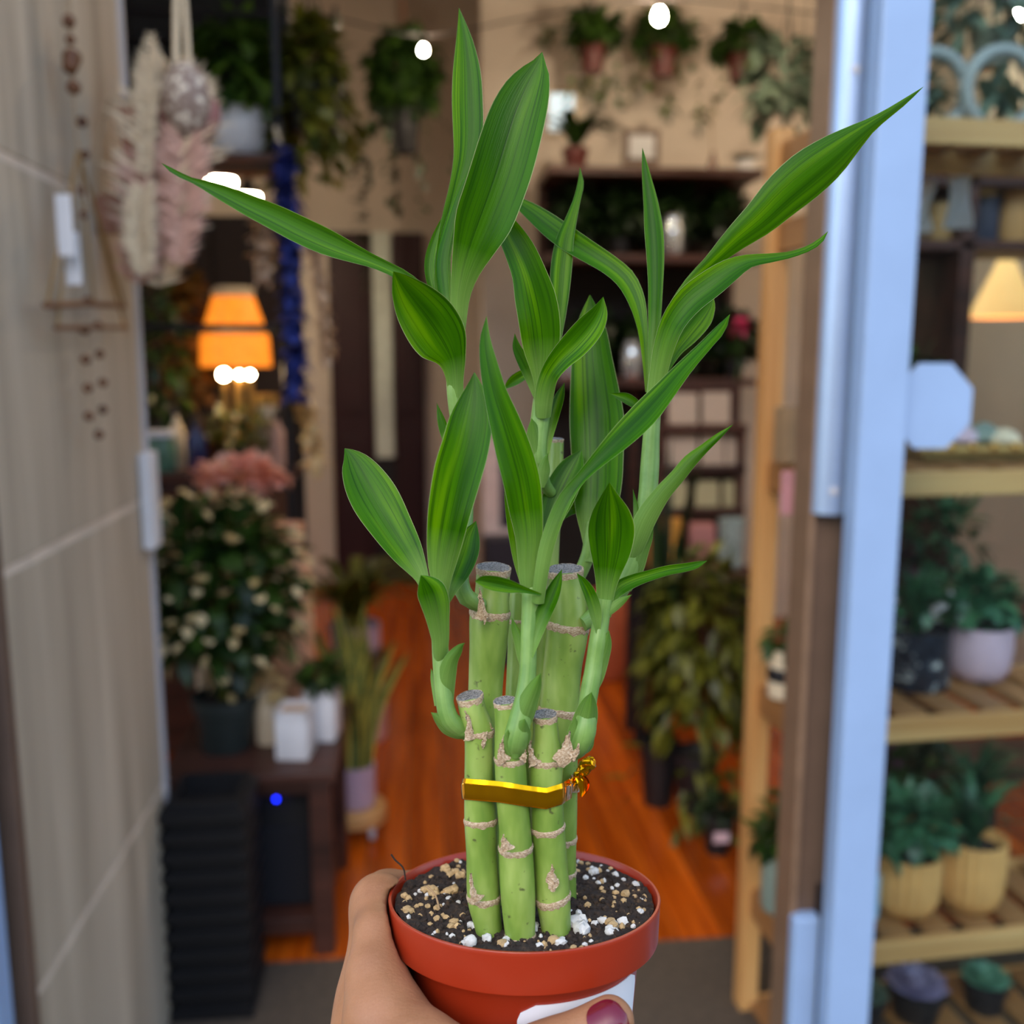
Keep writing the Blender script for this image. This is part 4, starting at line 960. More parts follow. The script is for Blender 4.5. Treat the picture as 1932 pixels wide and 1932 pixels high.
# ================================================================== black shelf rack and what stands on it
YR = 2.9
x0, x1 = at_y(205, 600, YR).x, at_y(538, 600, YR).x
zs = [at_y(400, p, YR).z for p in (26, 288, 618, 893)]
t = thing('shelf_rack', 'black metal pipe rack with dark wooden shelves behind the wood wall', 'shelf', ((x0 + x1) / 2, YR, 0))
for x in (x0, x1):
    for y in (YR, YR + .24): part(MB().add(tube([Vector((x, y, 0)), Vector((x, y, 3.2))], .013, 10)), 'post', M_black, t)
for z in (zs[0], zs[2]):
    for y in (YR, YR + .24): part(MB().add(tube([Vector((x0, y, z)), Vector((x1, y, z))], .010, 8)), 'crossbar', M_black, t)
part(MB().add(box2((x0, YR + .25, zs[1] - .02), (x1 + .01, YR + .262, 3.2))), 'back_panel', plain('black_panel', (18, 16, 15), .8), t, smooth=False)
for z in (zs[1], zs[3]):
    part(MB().add(box2((x0 - .01, YR - .01, z - .022), (x1 + .01, YR + .25, z), .004)), 'shelf_board', M_darkwood, t, smooth=False)
    part(MB().add(tube([Vector((x0, YR - .012, z - .04)), Vector((x1, YR - .012, z - .04))], .009, 8)), 'crossbar', M_black, t)
p = at_y(455, 280, YR + .12); p.z = zs[1]
potted('potted_fern', 'leafy green plant in a white pot on the top rack shelf', p, .085, .14, P_white, [('foliage', bush(230, .13, .13, .17, .12, .09, .045, .5, seed=2), F_mid)], style='round')
p = at_y(596, 300, YR + .1); p.z = at_y(590, 235, YR).z
potted('hanging_pothos', 'large trailing green plant hanging right of the black rack', p, .09, .13, P_black, [('foliage', bush(240, .09, .10, .15, .06, .085, .045, .6, seed=3), F_olive), ('vines', trails(24, .30, .07, .085, .045, 4), F_olive)], hang=.62, cat='hanging plant')
# blue garland and shell strands hanging off the rack
def garland(name, label, pts, Y, n, r, mat, cat, seed, cord=None):
    rr = random.Random(seed); t = thing(name, label, cat, at_y(pts[-1][0], pts[-1][1], Y)); P = [at_y(a, b, Y) for a, b in pts]
    q = crom([(p.z, p.x, p.y) for p in P], n)
    part(MB().add(tube([Vector((b, c, a)) for a, b, c in q], .004, 6)), 'cord', cord or P_rope, t)
    mb = MB()
    for a, b, c in q:
        for k in range(6):
            u = rdir(rr); mb.add(leafpoly(Vector((b, c, a)), u + Vector((0, 0, -.3)), Vector((0, 0, 1)), r * rr.uniform(.7, 1.2), r * .7))
    part(mb, 'flower_strand', mat, t); return t
F_blue = foliage_mat('blue_petals', (22, 30, 92), (58, 76, 164), .6, .15)
t = garland('blue_garland', 'long deep blue flower garland hanging on the rack post', [(535, 290), (545, 400), (552, 560), (560, 750)], YR - .06, 60, .055, F_blue, 'garland', 5)
part(MB().add(tube([at_y(520, 240, YR - .03), at_y(535, 300, YR - .06)], .006, 6)), 'hanger', P_cream, t)
F_shell = foliage_mat('shell_bits', (176, 146, 118), (232, 208, 178), .6, .05)
garland('shell_strand', 'cream shell strand hanging just right of the blue garland', [(590, 440), (606, 540), (618, 680)], YR + .05, 34, .036, F_shell, 'garland', 6)
garland('shell_cluster', 'short bunch of round cream shells left of the blue garland', [(498, 420), (495, 470), (500, 520)], YR - .02, 10, .05, F_shell, 'garland', 7)
garland('blossom_strand', 'pale dried blossom strand hanging at the rack post below the blue garland', [(570, 750), (585, 800), (596, 880)], YR + .02, 14, .05, F_cream, 'garland', 8)
# lamp with orange shade behind the rack
M_shade = Mat('orange_shade'); nz = M_shade.noise(M_shade.coords(), 60, 3)
M_shade.col(srgb(226, 128, 40)); M_shade.l(M_shade.ramp(nz, [(.3, srgb(226, 106, 12)), (.7, srgb(255, 150, 40))]), M_shade.p.inputs['Emission Color']); M_shade.p.inputs['Emission Strength'].default_value = 1.1; M_shade = M_shade.m
YL = 3.75; pc = at_y(440, 560, YL); s = mpp(YL)
lz = at_y(440, 885, YL).z
t = thing('table_lamp', 'glowing orange lamp with tapered shade behind the rack', 'lamp', (pc.x, YL, lz))
part(MB().add(lathe([(62 * s, at_y(440, 692, YL).z), (60 * s, at_y(440, 640, YL).z), (36 * s, pc.z), (33 * s, pc.z), (56 * s, at_y(440, 640, YL).z), (58 * s, at_y(440, 690, YL).z)], 32, (pc.x, YL, 0))), 'lamp_shade', M_shade, t, 'glowing orange tapered shade')
part(MB().add(lathe([(36 * s, pc.z), (38 * s, pc.z + .02), (30 * s, pc.z + .035), (.001, pc.z + .036)], 24, (pc.x, YL, 0))), 'shade_cap', P_cream, t)
part(MB().add(lathe([(.07, lz), (.065, lz + .02), (.02, lz + .05), (.014, lz + .2), (.012, at_y(440, 640, YL).z)], 16, (pc.x, YL, 0))), 'base', P_brass, t)
part(MB().add(ball((pc.x, YL, at_y(440, 665, YL).z), .03, 10)), 'bulb', glow('lamp_bulb', (255, 200, 130), 160), t)
# a dark sideboard carries the lamp
solo(MB().add(box2((pc.x - .5, YL - .2, 0), (pc.x + .14, YL + .2, lz), .006)), 'sideboard', M_darkwood, 'dark wooden sideboard under the orange lamp', 'cabinet', smooth=False)
cx0, cx1 = at_y(262, 600, 4.35).x, at_y(548, 600, 4.35).x; cz1 = at_y(400, 405, 4.35).z
t = thing('tall_cabinet', 'tall dark wooden cabinet with two doors behind the orange lamp', 'cabinet', ((cx0 + cx1) / 2, 4.5, 0))
M_cab = plain('near_black_wood', (34, 25, 20), .6)
part(MB().add(box2((cx0, 4.37, 0), (cx1, 4.7, cz1), .006)), 'body', M_cab, t, smooth=False)
for a, b, kx in ((cx0 + .01, (cx0 + cx1) / 2 - .004, -.03), ((cx0 + cx1) / 2 + .004, cx1 - .01, .03)):
    dr_ = part(MB().add(box2((a, 4.35, .06), (b, 4.37, cz1 - .03), .004)), 'door', M_cab, t, smooth=False)
    part(MB().add(ball(((cx0 + cx1) / 2 + kx, 4.335, 1.1), .014, 8)), 'knob', P_brass, dr_)
M_tea = glow('candle_flame', (255, 216, 160), 170)
for i, (px, w) in enumerate(((422, 'left'), (452, 'middle'), (472, 'right'))):
    c = at_y(px, 707, YR + .19); r = (.015, .009, .010)[i]
    t = thing('candle_light', 'small bright round light, ' + w + ' of three glowing in front of the lamp', 'candle', (c.x, c.y, zs[3]), 0, 'small lights on the rack')
    part(MB().add(lathe([(.022, zs[3]), (.012, zs[3] + .02), (.008, c.z - r * 1.2)], 12, (c.x, c.y, 0))), 'holder', P_brass, t)
    part(MB().add(ball(c, r, 10)), 'globe', M_tea, t)
# things along the lower rack shelf
def bottle(name, label, px, Y, z, r, h, mat, cat, cap=None, neck=.35):
    c = at_y(px, 860, Y); t = thing(name, label, cat, (c.x, Y, z))
    part(MB().add(lathe([(r * .9, 0), (r, .006), (r, h * .62), (r * neck, h * .78), (r * neck, h * .92), (.0005, h * .92)], 20)), 'body', mat, t, local=True)
    part(MB().add(lathe([(r * neck * 1.25, h * .86), (r * neck * 1.25, h), (.0005, h)], 14)), 'cap', cap or P_black, t, local=True)
bottle('glass_bottle', 'navy blue bottle on the lower rack shelf', 372, YR + .05, zs[3], .03, .16, P_navy, 'bottle')
bottle('storage_jar', 'short green jar at the left end of the lower rack shelf', 302, YR + .06, zs[3], .045, .12, plain('green_jar', (92, 128, 104), .3), 'jar', P_paper, .8)
bottle('spray_bottle', 'slim cream bottle between green jar and navy bottle', 336, YR + .12, zs[3], .022, .19, P_cream, 'bottle')
bottle('dropper_bottle', 'small brown bottle right of the navy bottle', 405, YR + .2, zs[3], .024, .12, plain('amber', (96, 50, 24), .25), 'bottle')
bottle('lotion_bottle', 'pale pink bottle at the right end of the lower rack shelf', 525, YR + .16, zs[3], .024, .17, plain('pale_pink', (220, 178, 160), .5), 'bottle')
bottle('tall_canister', 'cream canister beside the rack post', 508, YR + .2, zs[3], .035, .22, P_cream, 'canister', P_brass, .9)
p = at_y(450, 880, YR + .13); p.z = zs[3]
potted('small_shrub', 'small olive green shrub in a black pot on the lower rack shelf', p, .04, .06, P_black, [('foliage', bush(140, .10, .08, .08, .06, .04, .022, .2, seed=9), F_olive)])
p = at_y(300, 700, YR + .2); p.z = zs[3]
potted('climbing_vine', 'dark climbing vine at the left end of the rack', p, .05, .08, P_black, [('foliage', bush(170, .10, .08, .26, .26, .06, .03, .4, seed=10), F_deep)])
p = at_y(425, 330, YL); p.z = zs[1] - .72
potted('amber_leaf_plant', 'rust tinged leafy plant standing left of the orange lamp', Vector((at_y(345, 600, YL).x, YL + .08, lz)), .07, .12, P_cream, [('foliage', bush(190, .12, .1, .30, .36, .08, .05, .5, seed=12), foliage_mat('rust_leaves', (70, 58, 22), (170, 120, 56), .5, .3))])
# round ceiling lights
for i, (px, py, w, h_) in enumerate(((414, 347, 27, 'larger'), (468, 376, 20, 'smaller'))):
    Y = 5.0 + i * .5; c = at_y(px, py, Y); s = mpp(Y); r = w * s
    t = thing('pendant_light', h_ + ' of two warm round ceiling lights over the rack', 'light', c, 0, 'round ceiling lights')
    part(MB().add(lathe([(.0005, .0), (r, 0), (r, .02), (.0005, .02)], 28)), 'diffuser', glow('pendant_glow', (255, 232, 196), 100), t, local=True)
    part(MB().add(lathe([(r, .021), (r * 1.05, .03), (r * .4, .09), (.01, .12), (.0005, .12)], 28)), 'shade', M_black, t, local=True)
    part(MB().add(tube([Vector((0, 0, .1)), Vector((0, 0, 3.89 - c.z))], .006, 6)), 'rod', M_black, t, local=True)

# ================================================================== dark table, speaker, pots by the door
tf = at_z(622, 1795, 0)                       # front right leg
ZT = at_y(600, 1452, tf.y).z
tl = at_y(300, 1452, tf.y).x
t = thing('side_table', 'dark brown wooden table with square legs beside the doorway', 'table', ((tl + tf.x) / 2, tf.y + .2, 0))
dpt = .46
part(MB().add(box2((tl, tf.y - .02, ZT - .03), (tf.x + .03, tf.y + dpt, ZT), .004)), 'tabletop', M_darkwood, t, smooth=False)
part(MB().add(box2((tl, tf.y - .005, ZT - .058), (tf.x + .01, tf.y + .02, ZT - .03), .003)), 'apron', M_darkwood, t, smooth=False)
for x in (tl + .02, tf.x - .01):
    for y in (tf.y + .01, tf.y + dpt - .04): part(MB().add(box((x, y, (ZT - .03) / 2), (.05, .05, ZT - .03), 0, .003)), 'leg', M_darkwood, t, smooth=False)
part(MB().add(box2((tl, tf.y + .0, .05), (tf.x, tf.y + dpt - .03, .09), .003)), 'lower_shelf', M_darkwood, t, smooth=False)
c = at_y(560, 1640, tf.y + .12); sw = 62 * mpp(tf.y)
t = thing('speaker', 'black box speaker with a blue light under the dark table', 'speaker', (c.x - .02, tf.y + .2, .09))
part(MB().add(box2((c.x - .11, tf.y + .06, .091), (c.x + .06, tf.y + .34, ZT - .07), .01)), 'cabinet', plain('black_grille', (16, 16, 19), .7), t)
part(MB().add(box2((c.x - .1, tf.y + .05, .10), (c.x + .05, tf.y + .06, ZT - .17), .004)), 'grille', plain('grille_cloth', (22, 22, 28), .9, 0, .4, 300), t, smooth=False)
led = at_y(521, 1508, tf.y + .045)
part(MB().add(ball(led, .005, 8)), 'power_light', glow('blue_led', (20, 40, 255), 9), t, 'small blue power light')
# ribbed black stack
sx0, sx1 = at_z(335, 1960, 0).x, at_z(455, 1925, 0).x; sy = at_z(440, 1940, 0).y
t = thing('ribbed_stack', 'tall black ribbed stack standing between wood wall and dark table', 'stack', ((sx0 + sx1) / 2, sy + .12, 0))
ztop = at_y(420, 1490, sy + .1).z; k = 11
base_o = None
for i in range(k):
    z = ztop * i / k
    Mx = Matrix.Translation((0, 0, z))
    if base_o is None:
        base_o = part(MB().add(lathe([(.125, 0), (.128, .01), (.128, ztop / k * .55), (.108, ztop / k * .6), (.108, ztop / k), (.09, ztop / k), (.09, .01), (.0005, .01)], 4, (0, 0, 0))), 'black_tray', plain('black_tray', (12, 12, 15), .65), t, local=True, smooth=False)
        base_o.rotation_euler = (0, 0, math.pi / 4); base_o.location = (0, 0, z)
    else:
        o = base_o.copy(); sc.collection.objects.link(o); o.location = (0, 0, z)
# white boxes
wb = at_z(558, 1440, ZT)
for i, (dx, dy, lab) in enumerate(((0, 0, 'nearer'), (.055, .112, 'farther'))):
    t = thing('planter_box', lab + ' of two white box planters on the corner of the dark table', 'planter', (wb.x + dx - .005, wb.y + .055 + dy, ZT), -.12, 'white box planters')
    W_, D_, H_ = .082, .09, .125 + .01 * i
    part(MB().add(box((0, 0, H_ / 2 - .01), (W_, D_, H_ - .02), 0, .006)), 'box', P_white, t, local=True)
    mb = MB()
    for (a, b) in (((-W_ / 2, -D_ / 2), (W_ / 2, -D_ / 2 + .007)), ((-W_ / 2, D_ / 2 - .007), (W_ / 2, D_ / 2)), ((-W_ / 2, -D_ / 2), (-W_ / 2 + .007, D_ / 2)), ((W_ / 2 - .007, -D_ / 2), (W_ / 2, D_ / 2))):
        mb.add(box2((a[0], a[1], H_ - .02), (b[0], b[1], H_)))
    part(mb, 'rim', P_white, t, local=True, smooth=False)
    part(MB().add(box((0, 0, H_ - .016), (W_ - .01, D_ - .01, .008))), 'soil', plain('sandy_top', (196, 160, 122), .9), t, local=True, smooth=False)
    if i: part(bush(70, .06, .06, .05, H_ + .03, .06, .03, .2, seed=15), 'foliage', F_deep, t, local=True)
# big bush in the dark green pot
bp = at_z(413, 1440, ZT); bp.y += .1
t = potted('leafy_bush', 'big bushy green plant in a dark green pot on the dark table', bp, 62 * mpp(bp.y), .14, P_green, [('foliage', bush(560, .21, .17, .24, .28, .08, .042, .3, seed=16), F_deep), ('stem', stems(9, .14, .12, .45, .004, 17), F_olive), ('glint_leaves', bush(220, .23, .19, .27, .28, .032, .032, .2, shell=.9, seed=18), F_cream)], style='taper')  # small cream leaves scattered as painted light glints in the bush
fp = at_z(430, 1440, ZT); fp.y += .33
potted('flowering_shrub', 'pink blossoming shrub behind the big bushy plant', fp, .07, .12, P_cream, [('foliage', bush(180, .15, .1, .25, .27, .07, .035, .2, seed=19), F_mid), ('blossoms', bush(150, .13, .07, .05, .56, .05, .04, 0, seed=20), F_pink)])
vx = at_z(518, 1440, ZT); vx.y += .42
t = solo(MB().add(lathe([(.04, 0), (.055, .03), (.06, .25), (.05, .42), (.035, .47), (.042, .52), (.036, .52), (.03, .47), (.0005, .45)], 28, vx)), 'floor_vase', plain('peach_ceramic', (232, 176, 136), .5, 0, .05), 'tall peach vase behind the bushy plant', 'vase')
for i, px in enumerate((326, 362)):
    c = at_z(px, 1440, ZT); c.y += .38
    t = thing('pillar_candle', ('left' if i == 0 else 'right') + ' of two cream candles behind the bushy plant', 'candle', c, 0, 'cream candles')
    part(MB().add(lathe([(.022, 0), (.022, .50), (.018, .505), (.0005, .50)], 18)), 'wax', P_cream, t, local=True)
    part(MB().add(tube([Vector((0, 0, .5)), Vector((0, .001, .52))], .0015, 5)), 'wick', P_black, t, local=True)
# cream pot between dark green pot and white box
c = at_z(492, 1435, ZT); c.y += .12
potted('tan_pot', 'narrow tan pot with pale leaves beside the white boxes', c, .03, .13, P_cream, [('foliage', bush(60, .05, .05, .05, .03, .04, .02, .2, seed=21), F_cream)], style='straight')
# snake plant
sp = at_z(672, 1600, 0)
zst = .10
t = thing('plant_stand', 'low round wooden plant stand with castors under the lavender pot', 'stand', (sp.x, sp.y + .09, 0))
part(MB().add(lathe([(.0005, .05), (.085, .05), (.09, .055), (.09, .092), (.085, .098), (.0005, .098)], 32)), 'top', M_pine_x, t, local=True)
for k in range(4):
    a = .8 + 1.571 * k; q = Vector((.065 * math.cos(a), .065 * math.sin(a), .024))
    part(MB().add(tube([q + Vector((-.008, 0, 0)), q + Vector((.008, 0, 0))], .022, 14)), 'castor', M_trim, t, local=True)
r = 36 * mpp(sp.y + .09)
t = thing('snake_plant', 'upright snake plant in a lavender pot on the round stand', 'potted plant', (sp.x, sp.y + .09, .099))
hpz = at_y(672, 1440, sp.y + .09).z - .099
part(MB().add(lathe(potprof(r, hpz, 'straight'), 32)), 'pot', P_lav, t, local=True)
part(MB().add(lathe([(r * .9, hpz * .84), (.0005, hpz * .88)], 16)), 'soil', P_soil, t, local=True)
rg_ = random.Random(5)
M_snake = Mat('snake_leaf'); uvs = M_snake.coords('UV', (1, 30, 1)); nn = M_snake.noise(uvs, 1.0, 2); sx = M_snake.n('SeparateXYZ'); M_snake.l(M_snake.coords('UV'), sx.inputs[0])
M_snake.col(M_snake.mix(M_snake.ramp(sx.outputs[0], [(.12, (1, 1, 1, 1)), (.2, (0, 0, 0, 1)), (.8, (0, 0, 0, 1)), (.88, (1, 1, 1, 1))]), M_snake.ramp(nn, [(.35, srgb(38, 62, 30)), (.65, srgb(112, 128, 66))]), srgb(206, 190, 84))); M_snake.p.inputs['Roughness'].default_value = .45; M_snake = M_snake.m
for k in range(13):
    a = rg_.uniform(0, 6.28); b = Vector((math.cos(a), math.sin(a), 0)) * rg_.uniform(.01, r * .6); L = rg_.uniform(.30, .56); tilt = b.normalized() * rg_.uniform(.02, .14); fa = rg_.uniform(-.6, .6)
    sd_ = Vector((math.cos(fa), math.sin(fa), 0)); nd = Vector((-math.sin(fa), math.cos(fa), 0)); v = []; f = []; uv = []
    for i in range(9):
        u = i / 8; wd = .022 * (math.sin(math.pi * min(1, u * .75 + .25)) ** .6) * (1 if u < 1 else .02); p = b + Vector((0, 0, hpz * .85 + L * u)) + tilt * (u * u) + nd * .01 * math.sin(u * 5 + k)
        for j, (e_, dn) in enumerate(((-1, 0), (-.5, .006), (0, .009), (.5, .006), (1, 0))): v.append(p + sd_ * wd * e_ + nd * dn); uv.append((j / 4, u))
    for i in range(8):
        for j in range(4): f.append((i * 5 + j, i * 5 + j + 1, i * 5 + j + 6, i * 5 + j + 5))
    part(MB().add((v, f, uv)), 'leaf', M_snake, t, local=True)
# lime plant and lavender pots behind
c = at_z(690, 1330, 0)
potted('lime_leaf_plant', 'lime green leafy plant on the floor behind the snake plant', (c.x - .05, c.y + .2, 0), .11, .3, P_lav, [('foliage', blades(60, .55, .42, .06, .55, 22), F_olive)], style='straight')
c = at_z(712, 1390, 0)
potted('yellow_tip_plant', 'small yellow tipped plant in a pink pot beside the orange floor', (c.x - .04, c.y, 0), .08, .17, plain('rose_pot', (206, 150, 140), .5), [('foliage', blades(40, .36, .2, .03, .4, 23), F_olive)], style='straight')
# ================================================================== back of the shop
# maroon double door with pale strip, in the back wall
dx0, dx1 = at_y(622, 600, YB - .02).x, at_y(800, 600, YB - .02).x
zt_ = at_y(700, 440, YB).z; zb_ = 0.0
t = thing('door_2', 'dark maroon double door with a pale strip between its leaves at the back', None, ((dx0 + dx1) / 2, YB - .05, 0), kind='structure')
P_mar = plain('maroon_paint', (46, 14, 22), .55, 0, .15, 6)
g0, g1 = at_y(702, 600, YB - .04).x, at_y(742, 600, YB - .04).x
for i, (a, b) in enumerate(((dx0, g0), (g1, dx1))):
    lf = part(MB().add(box2((a, YB - .05, zb_), (b, YB - .004, zt_), .004)), 'door_leaf', P_mar, t, smooth=False)
    w = b - a
    for (za, zc) in ((.15, .95), (1.1, zt_ - .15)): part(MB().add(box2((a + w * .18, YB - .062, za), (b - w * .18, YB - .05, zc), .006)), 'raised_panel', P_mar, lf, smooth=False)
part(MB().add(box2((g0 + .01, YB - .055, at_y(722, 862, YB).z), (g1 - .01, YB - .01, zt_), .004)), 'pale_strip', plain('pale_green_white', (214, 224, 214), .6), t, smooth=False)
part(MB().add(box2((g0, YB - .04, 0), (g1, YB - .005, at_y(722, 862, YB).z), .003)), 'kick_block', P_black, t, smooth=False)
# hanging plant before the door
c = at_y(765, 290, 4.5)
potted('hanging_philodendron', 'hanging plant with a dark pot between the rack and the tall leaves', c, .07, .17, P_black, [('foliage', bush(460, .17, .15, .20, .17, .10, .055, .5, zmin=-.6, seed=24), F_deep), ('vines', trails(8, .75, .16, .06, .04, 25, .035), F_dark)], hang=.70, cat='hanging plant', extra=plain('rust_rope', (132, 82, 58), .9))
# string of bulbs
YS = 3.8
t = thing('string_lights', 'string of warm round bulbs strung below the ceiling', 'string lights', at_y(1000, 0, YS))
sp_ = [(540, 10), (633, 34), (799, 66), (1010, 30), (1244, -2), (1420, 12), (1640, 30), (1920, -8), (2100, -60)]
q = crom([(at_y(a, b, YS).x, at_y(a, b, YS).z, YS) for a, b in sp_], 60)
part(MB().add(tube([Vector((a, c, b)) for a, b, c in q], .0035, 5)), 'cable', P_blk, t)
M_bulb = glow('string_bulb', (255, 230, 196), 1250)
for (px, py, lit) in ((633, 42, 0), (799, 94, 1), (1244, 30, 1), (1920, 25, 1)):
    c = at_y(px, py, YS); r = (.021 if px != 799 else .012)
    b = part(MB().add(lathe([(.0005, -r * 1.3), (r * .6, -r * 1.05), (r * .95, -r * .35), (r * .9, r * .25), (r * .5, r * 1.0), (r * .42, r * 1.2), (.0005, r * 1.2)], 18, c)), 'bulb', M_bulb if lit else plain('unlit_bulb', (80, 84, 76), .2), t)
    part(MB().add(tube([c + Vector((0, 0, r * 1.1)), c + Vector((0, 0, r * 2.4))], r * .45, 10)), 'socket', P_black, b)
# three red hanging pots on the middle wall
for i, (px, py, w, lab, dr) in enumerate(((1118, 140, 20, 'left', .09), (1252, 146, 21, 'middle', .085), (1398, 160, 22, 'right', .10))):
    c = at_y(px, py, 4.75); s = mpp(4.75)
    t = potted('hanging_planter', lab + ' of three red pots of green leaves hanging on the beige wall', c, w * s * 1.15, 48 * s, P_red, [('foliage', bush(170, .15, .13, .11, .07, .10, .05, .5, zmin=-.35, seed=26 + i), F_deep), ('vines', trails(5, .35, .12, .05, .035, 36 + i, .05), F_mid)], hang=.5, cat='hanging plant', group='red hanging pots')
# sprigs in wall vials
for i, (px, py, lab) in enumerate(((1113, 178, 'below the left red pot'), (1136, 186, 'just right of the first sprig'), (1208, 168, 'left of the middle red pot'), (1264, 212, 'below the middle red pot'), (1320, 235, 'below the right red pot'), (1030, 75, 'beside the tallest leaves'))):
    c = at_y(px, py + 12, YP - .03)
    t = thing('wall_sprig', 'small green sprig in a wall vial ' + lab, 'sprig', c, 0, 'wall sprigs')
    part(MB().add(lathe([(.0005, -.03), (.012, -.028), (.013, .03), (.011, .03), (.0005, .02)], 12)), 'vial', plain('vial_glass', (150, 150, 140), .1), t, local=True)
    part(bush(9, .05, .02, .05, .06, .06, .035, .2, seed=40 + i), 'leaves', F_mid if i % 2 else F_olive, t, local=True)
# window glimpsed behind the big leaf
wx0, wx1 = at_y(1034, 215, YP).x, at_y(1082, 215, YP).x; wz0, wz1 = at_y(1058, 250, YP).z, at_y(1058, 178, YP).z
t = thing('window_1', 'small bright window in the beige wall', None, ((wx0 + wx1) / 2, YP - .02, wz0), kind='structure')
part(MB().add(box2((wx0, YP - .012, wz0), (wx1, YP - .004, wz1))), 'pane', glow('daylit_pane', (206, 226, 236), .85), t, smooth=False)
for a, b in (((wx0 - .02, wz0 - .02), (wx1 + .02, wz0)), ((wx0 - .02, wz1), (wx1 + .02, wz1 + .02)), ((wx0 - .02, wz0), (wx0, wz1)), ((wx1, wz0), (wx1 + .02, wz1))):
    part(MB().add(box2((a[0], YP - .03, a[1]), (b[0], YP - .001, b[1]), .003)), 'window_frame', P_cream, t, smooth=False)
# picture frame
fc = at_y(1210, 278, YP - .01); s = mpp(YP)
t = thing('picture_frame', 'small framed white picture on the beige wall above the dark shelf', 'picture', (fc.x, YP - .015, fc.z - 30 * s))
part(MB().add(box(fc, (66 * s, .02, 60 * s), 0, .003)), 'frame', plain('grey_brown_frame', (120, 100, 88), .6), t, smooth=False)
part(MB().add(box(fc + Vector((0, -.008, 0)), (46 * s, .01, 40 * s))), 'print', P_paper, t, smooth=False)
# long dark shelf with dark plants
YD2 = 4.45
sx_0, sx_1 = at_y(1035, 400, YD2).x, at_y(1440, 400, YD2).x; ztp = at_y(1250, 315, YD2).z
t = thing('plant_shelf', 'long dark wooden shelving unit full of dark plants along the beige wall', 'shelf', ((sx_0 + sx_1) / 2, YD2 + .2, 0))
for z in (ztp, at_y(1250, 480, YD2).z, at_y(1250, 715, YD2).z, .25):
    part(MB().add(box2((sx_0, YD2, z - .035), (sx_1, YD2 + .42, z), .003)), 'shelf_board', M_darkwood, t, smooth=False)
for x in (sx_0 + .02, (sx_0 + sx_1) / 2, sx_1 - .02):
    part(MB().add(box2((x - .02, YD2 + .38, 0), (x + .02, YD2 + .42, ztp), .003)), 'upright', M_darkwood, t, smooth=False)
part(MB().add(box2((sx_0, YD2 + .42, 0), (sx_1, YD2 + .435, ztp))), 'back_panel', plain('dark_panel', (30, 24, 22), .8), t, smooth=False)
for i, (px, Zp, mat, lab) in enumerate(((1085, 480, F_dark, 'far left on the middle board'), (1170, 480, F_dark, 'left of the upright leaf on the middle board'), (1275, 480, F_dark, 'centre of the middle board'), (1365, 480, F_dark, 'right end of the middle board'), (1120, 715, F_dark, 'left end of the lower board'), (1215, 715, F_dark, 'centre left of the lower board'), (1300, 715, F_deep, 'centre right of the lower board'), (1390, 715, F_dark, 'right end of the lower board'))):
    z = at_y(1250, Zp, YD2).z; c = at_y(px, 500, YD2 + .16); c.z = z
    potted('shelf_plant', 'dark leafy plant in a black pot, ' + lab, c, .055, .08, P_black, [('foliage', bush(230, .125, .12, .13, .12, .085, .05, .45, seed=60 + i), mat)], group='dark plants on the shelving unit')
for i, (px, py, hh, lab) in enumerate(((1272, 560, 70, 'pale mirror jar added for a sky glint among the dark shelf plants'), (1196, 690, 70, 'slim mirror vase added for a sky glint among the dark shelf plants'), (1072, 630, 60, 'small white cup at the left of the dark shelf plants'))):
    c = at_y(px, py, YD2 - .02); s = mpp(YD2); zz = at_y(1250, 480 if py < 600 else 715, YD2).z
    solo(MB().add(lathe([(.03, 0), (.045, .02), (.046, hh * s * .7), (.032, hh * s * .9), (.036, hh * s), (.03, hh * s), (.0005, hh * s * .5)], 20, (c.x, YD2 + .03, zz))), 'glint_jar', plain('pale_mirror', (226, 236, 246), .1, .75), lab, 'jar')  # mirror finish, added to stand in for bluish sky reflections
# palm on top of the shelf, and air plants
c = at_y(1085, 330, YD2 + .15); c.z = ztp
potted('parlor_palm', 'arching palm on the left end of the dark shelving unit top', c, .06, .10, P_red, [('foliage', blades(34, .30, .30, .05, .6, 70), F_deep)])
c = at_y(1408, 300, YD2 + .1); c.z = ztp
potted('flat_rosette_plant', 'flat dark green rosette plant at the right end of the shelving unit top', c, .045, .05, P_white, [('foliage', blades(30, .06, .13, .035, .5, 71), F_deep)])
c = at_y(1345, 300, YD2 + .15); c.z = ztp
t = thing('dried_stem', 'single dried stem in a thin bottle on the shelving unit top', 'dried flower', c)
part(MB().add(lathe([(.018, 0), (.02, .05), (.008, .08), (.009, .1), (.0005, .1)], 14)), 'bottle', plain('brown_glass', (104, 66, 50), .2), t, local=True)
part(MB().add(tube([Vector((0, 0, .05)), Vector((-.01, 0, .2)), Vector((.0, 0, .3))], .003, 5)), 'stem', P_rope, t, local=True)
part(bush(14, .02, .02, .05, .3, .05, .02, 0, seed=72), 'seed_head', F_olive, t, local=True)
# grey green staghorn and pink bottle group on right
c = at_y(1480, 215, 4.2)
potted('staghorn_fern', 'grey green staghorn fern hanging at the right end of the beige wall', c, .07, .06, P_sage, [('foliage', bush(190, .20, .14, .20, .06, .12, .06, .5, seed=73), F_grey)], hang=.8, cat='hanging plant')
t = thing('ring_wreath', 'pale ring wreath hanging beside the grey green fern', 'wreath', at_y(1520, 190, 3.9))
ring = [at_y(1520, 128, 3.9) + Vector((math.cos(a) * .09, 0, math.sin(a) * .10)) for a in np.linspace(0, 6.2832, 33)]
part(MB().add(tube(ring, .009, 8, caps=False)), 'ring', F_grey, t)
part(MB().add(tube([at_y(1520, 85, 3.9), Vector((at_y(1520, 85, 3.9).x, 3.9, 3.88))], .002, 5)), 'cord', P_blk, t)
YC2 = 3.7
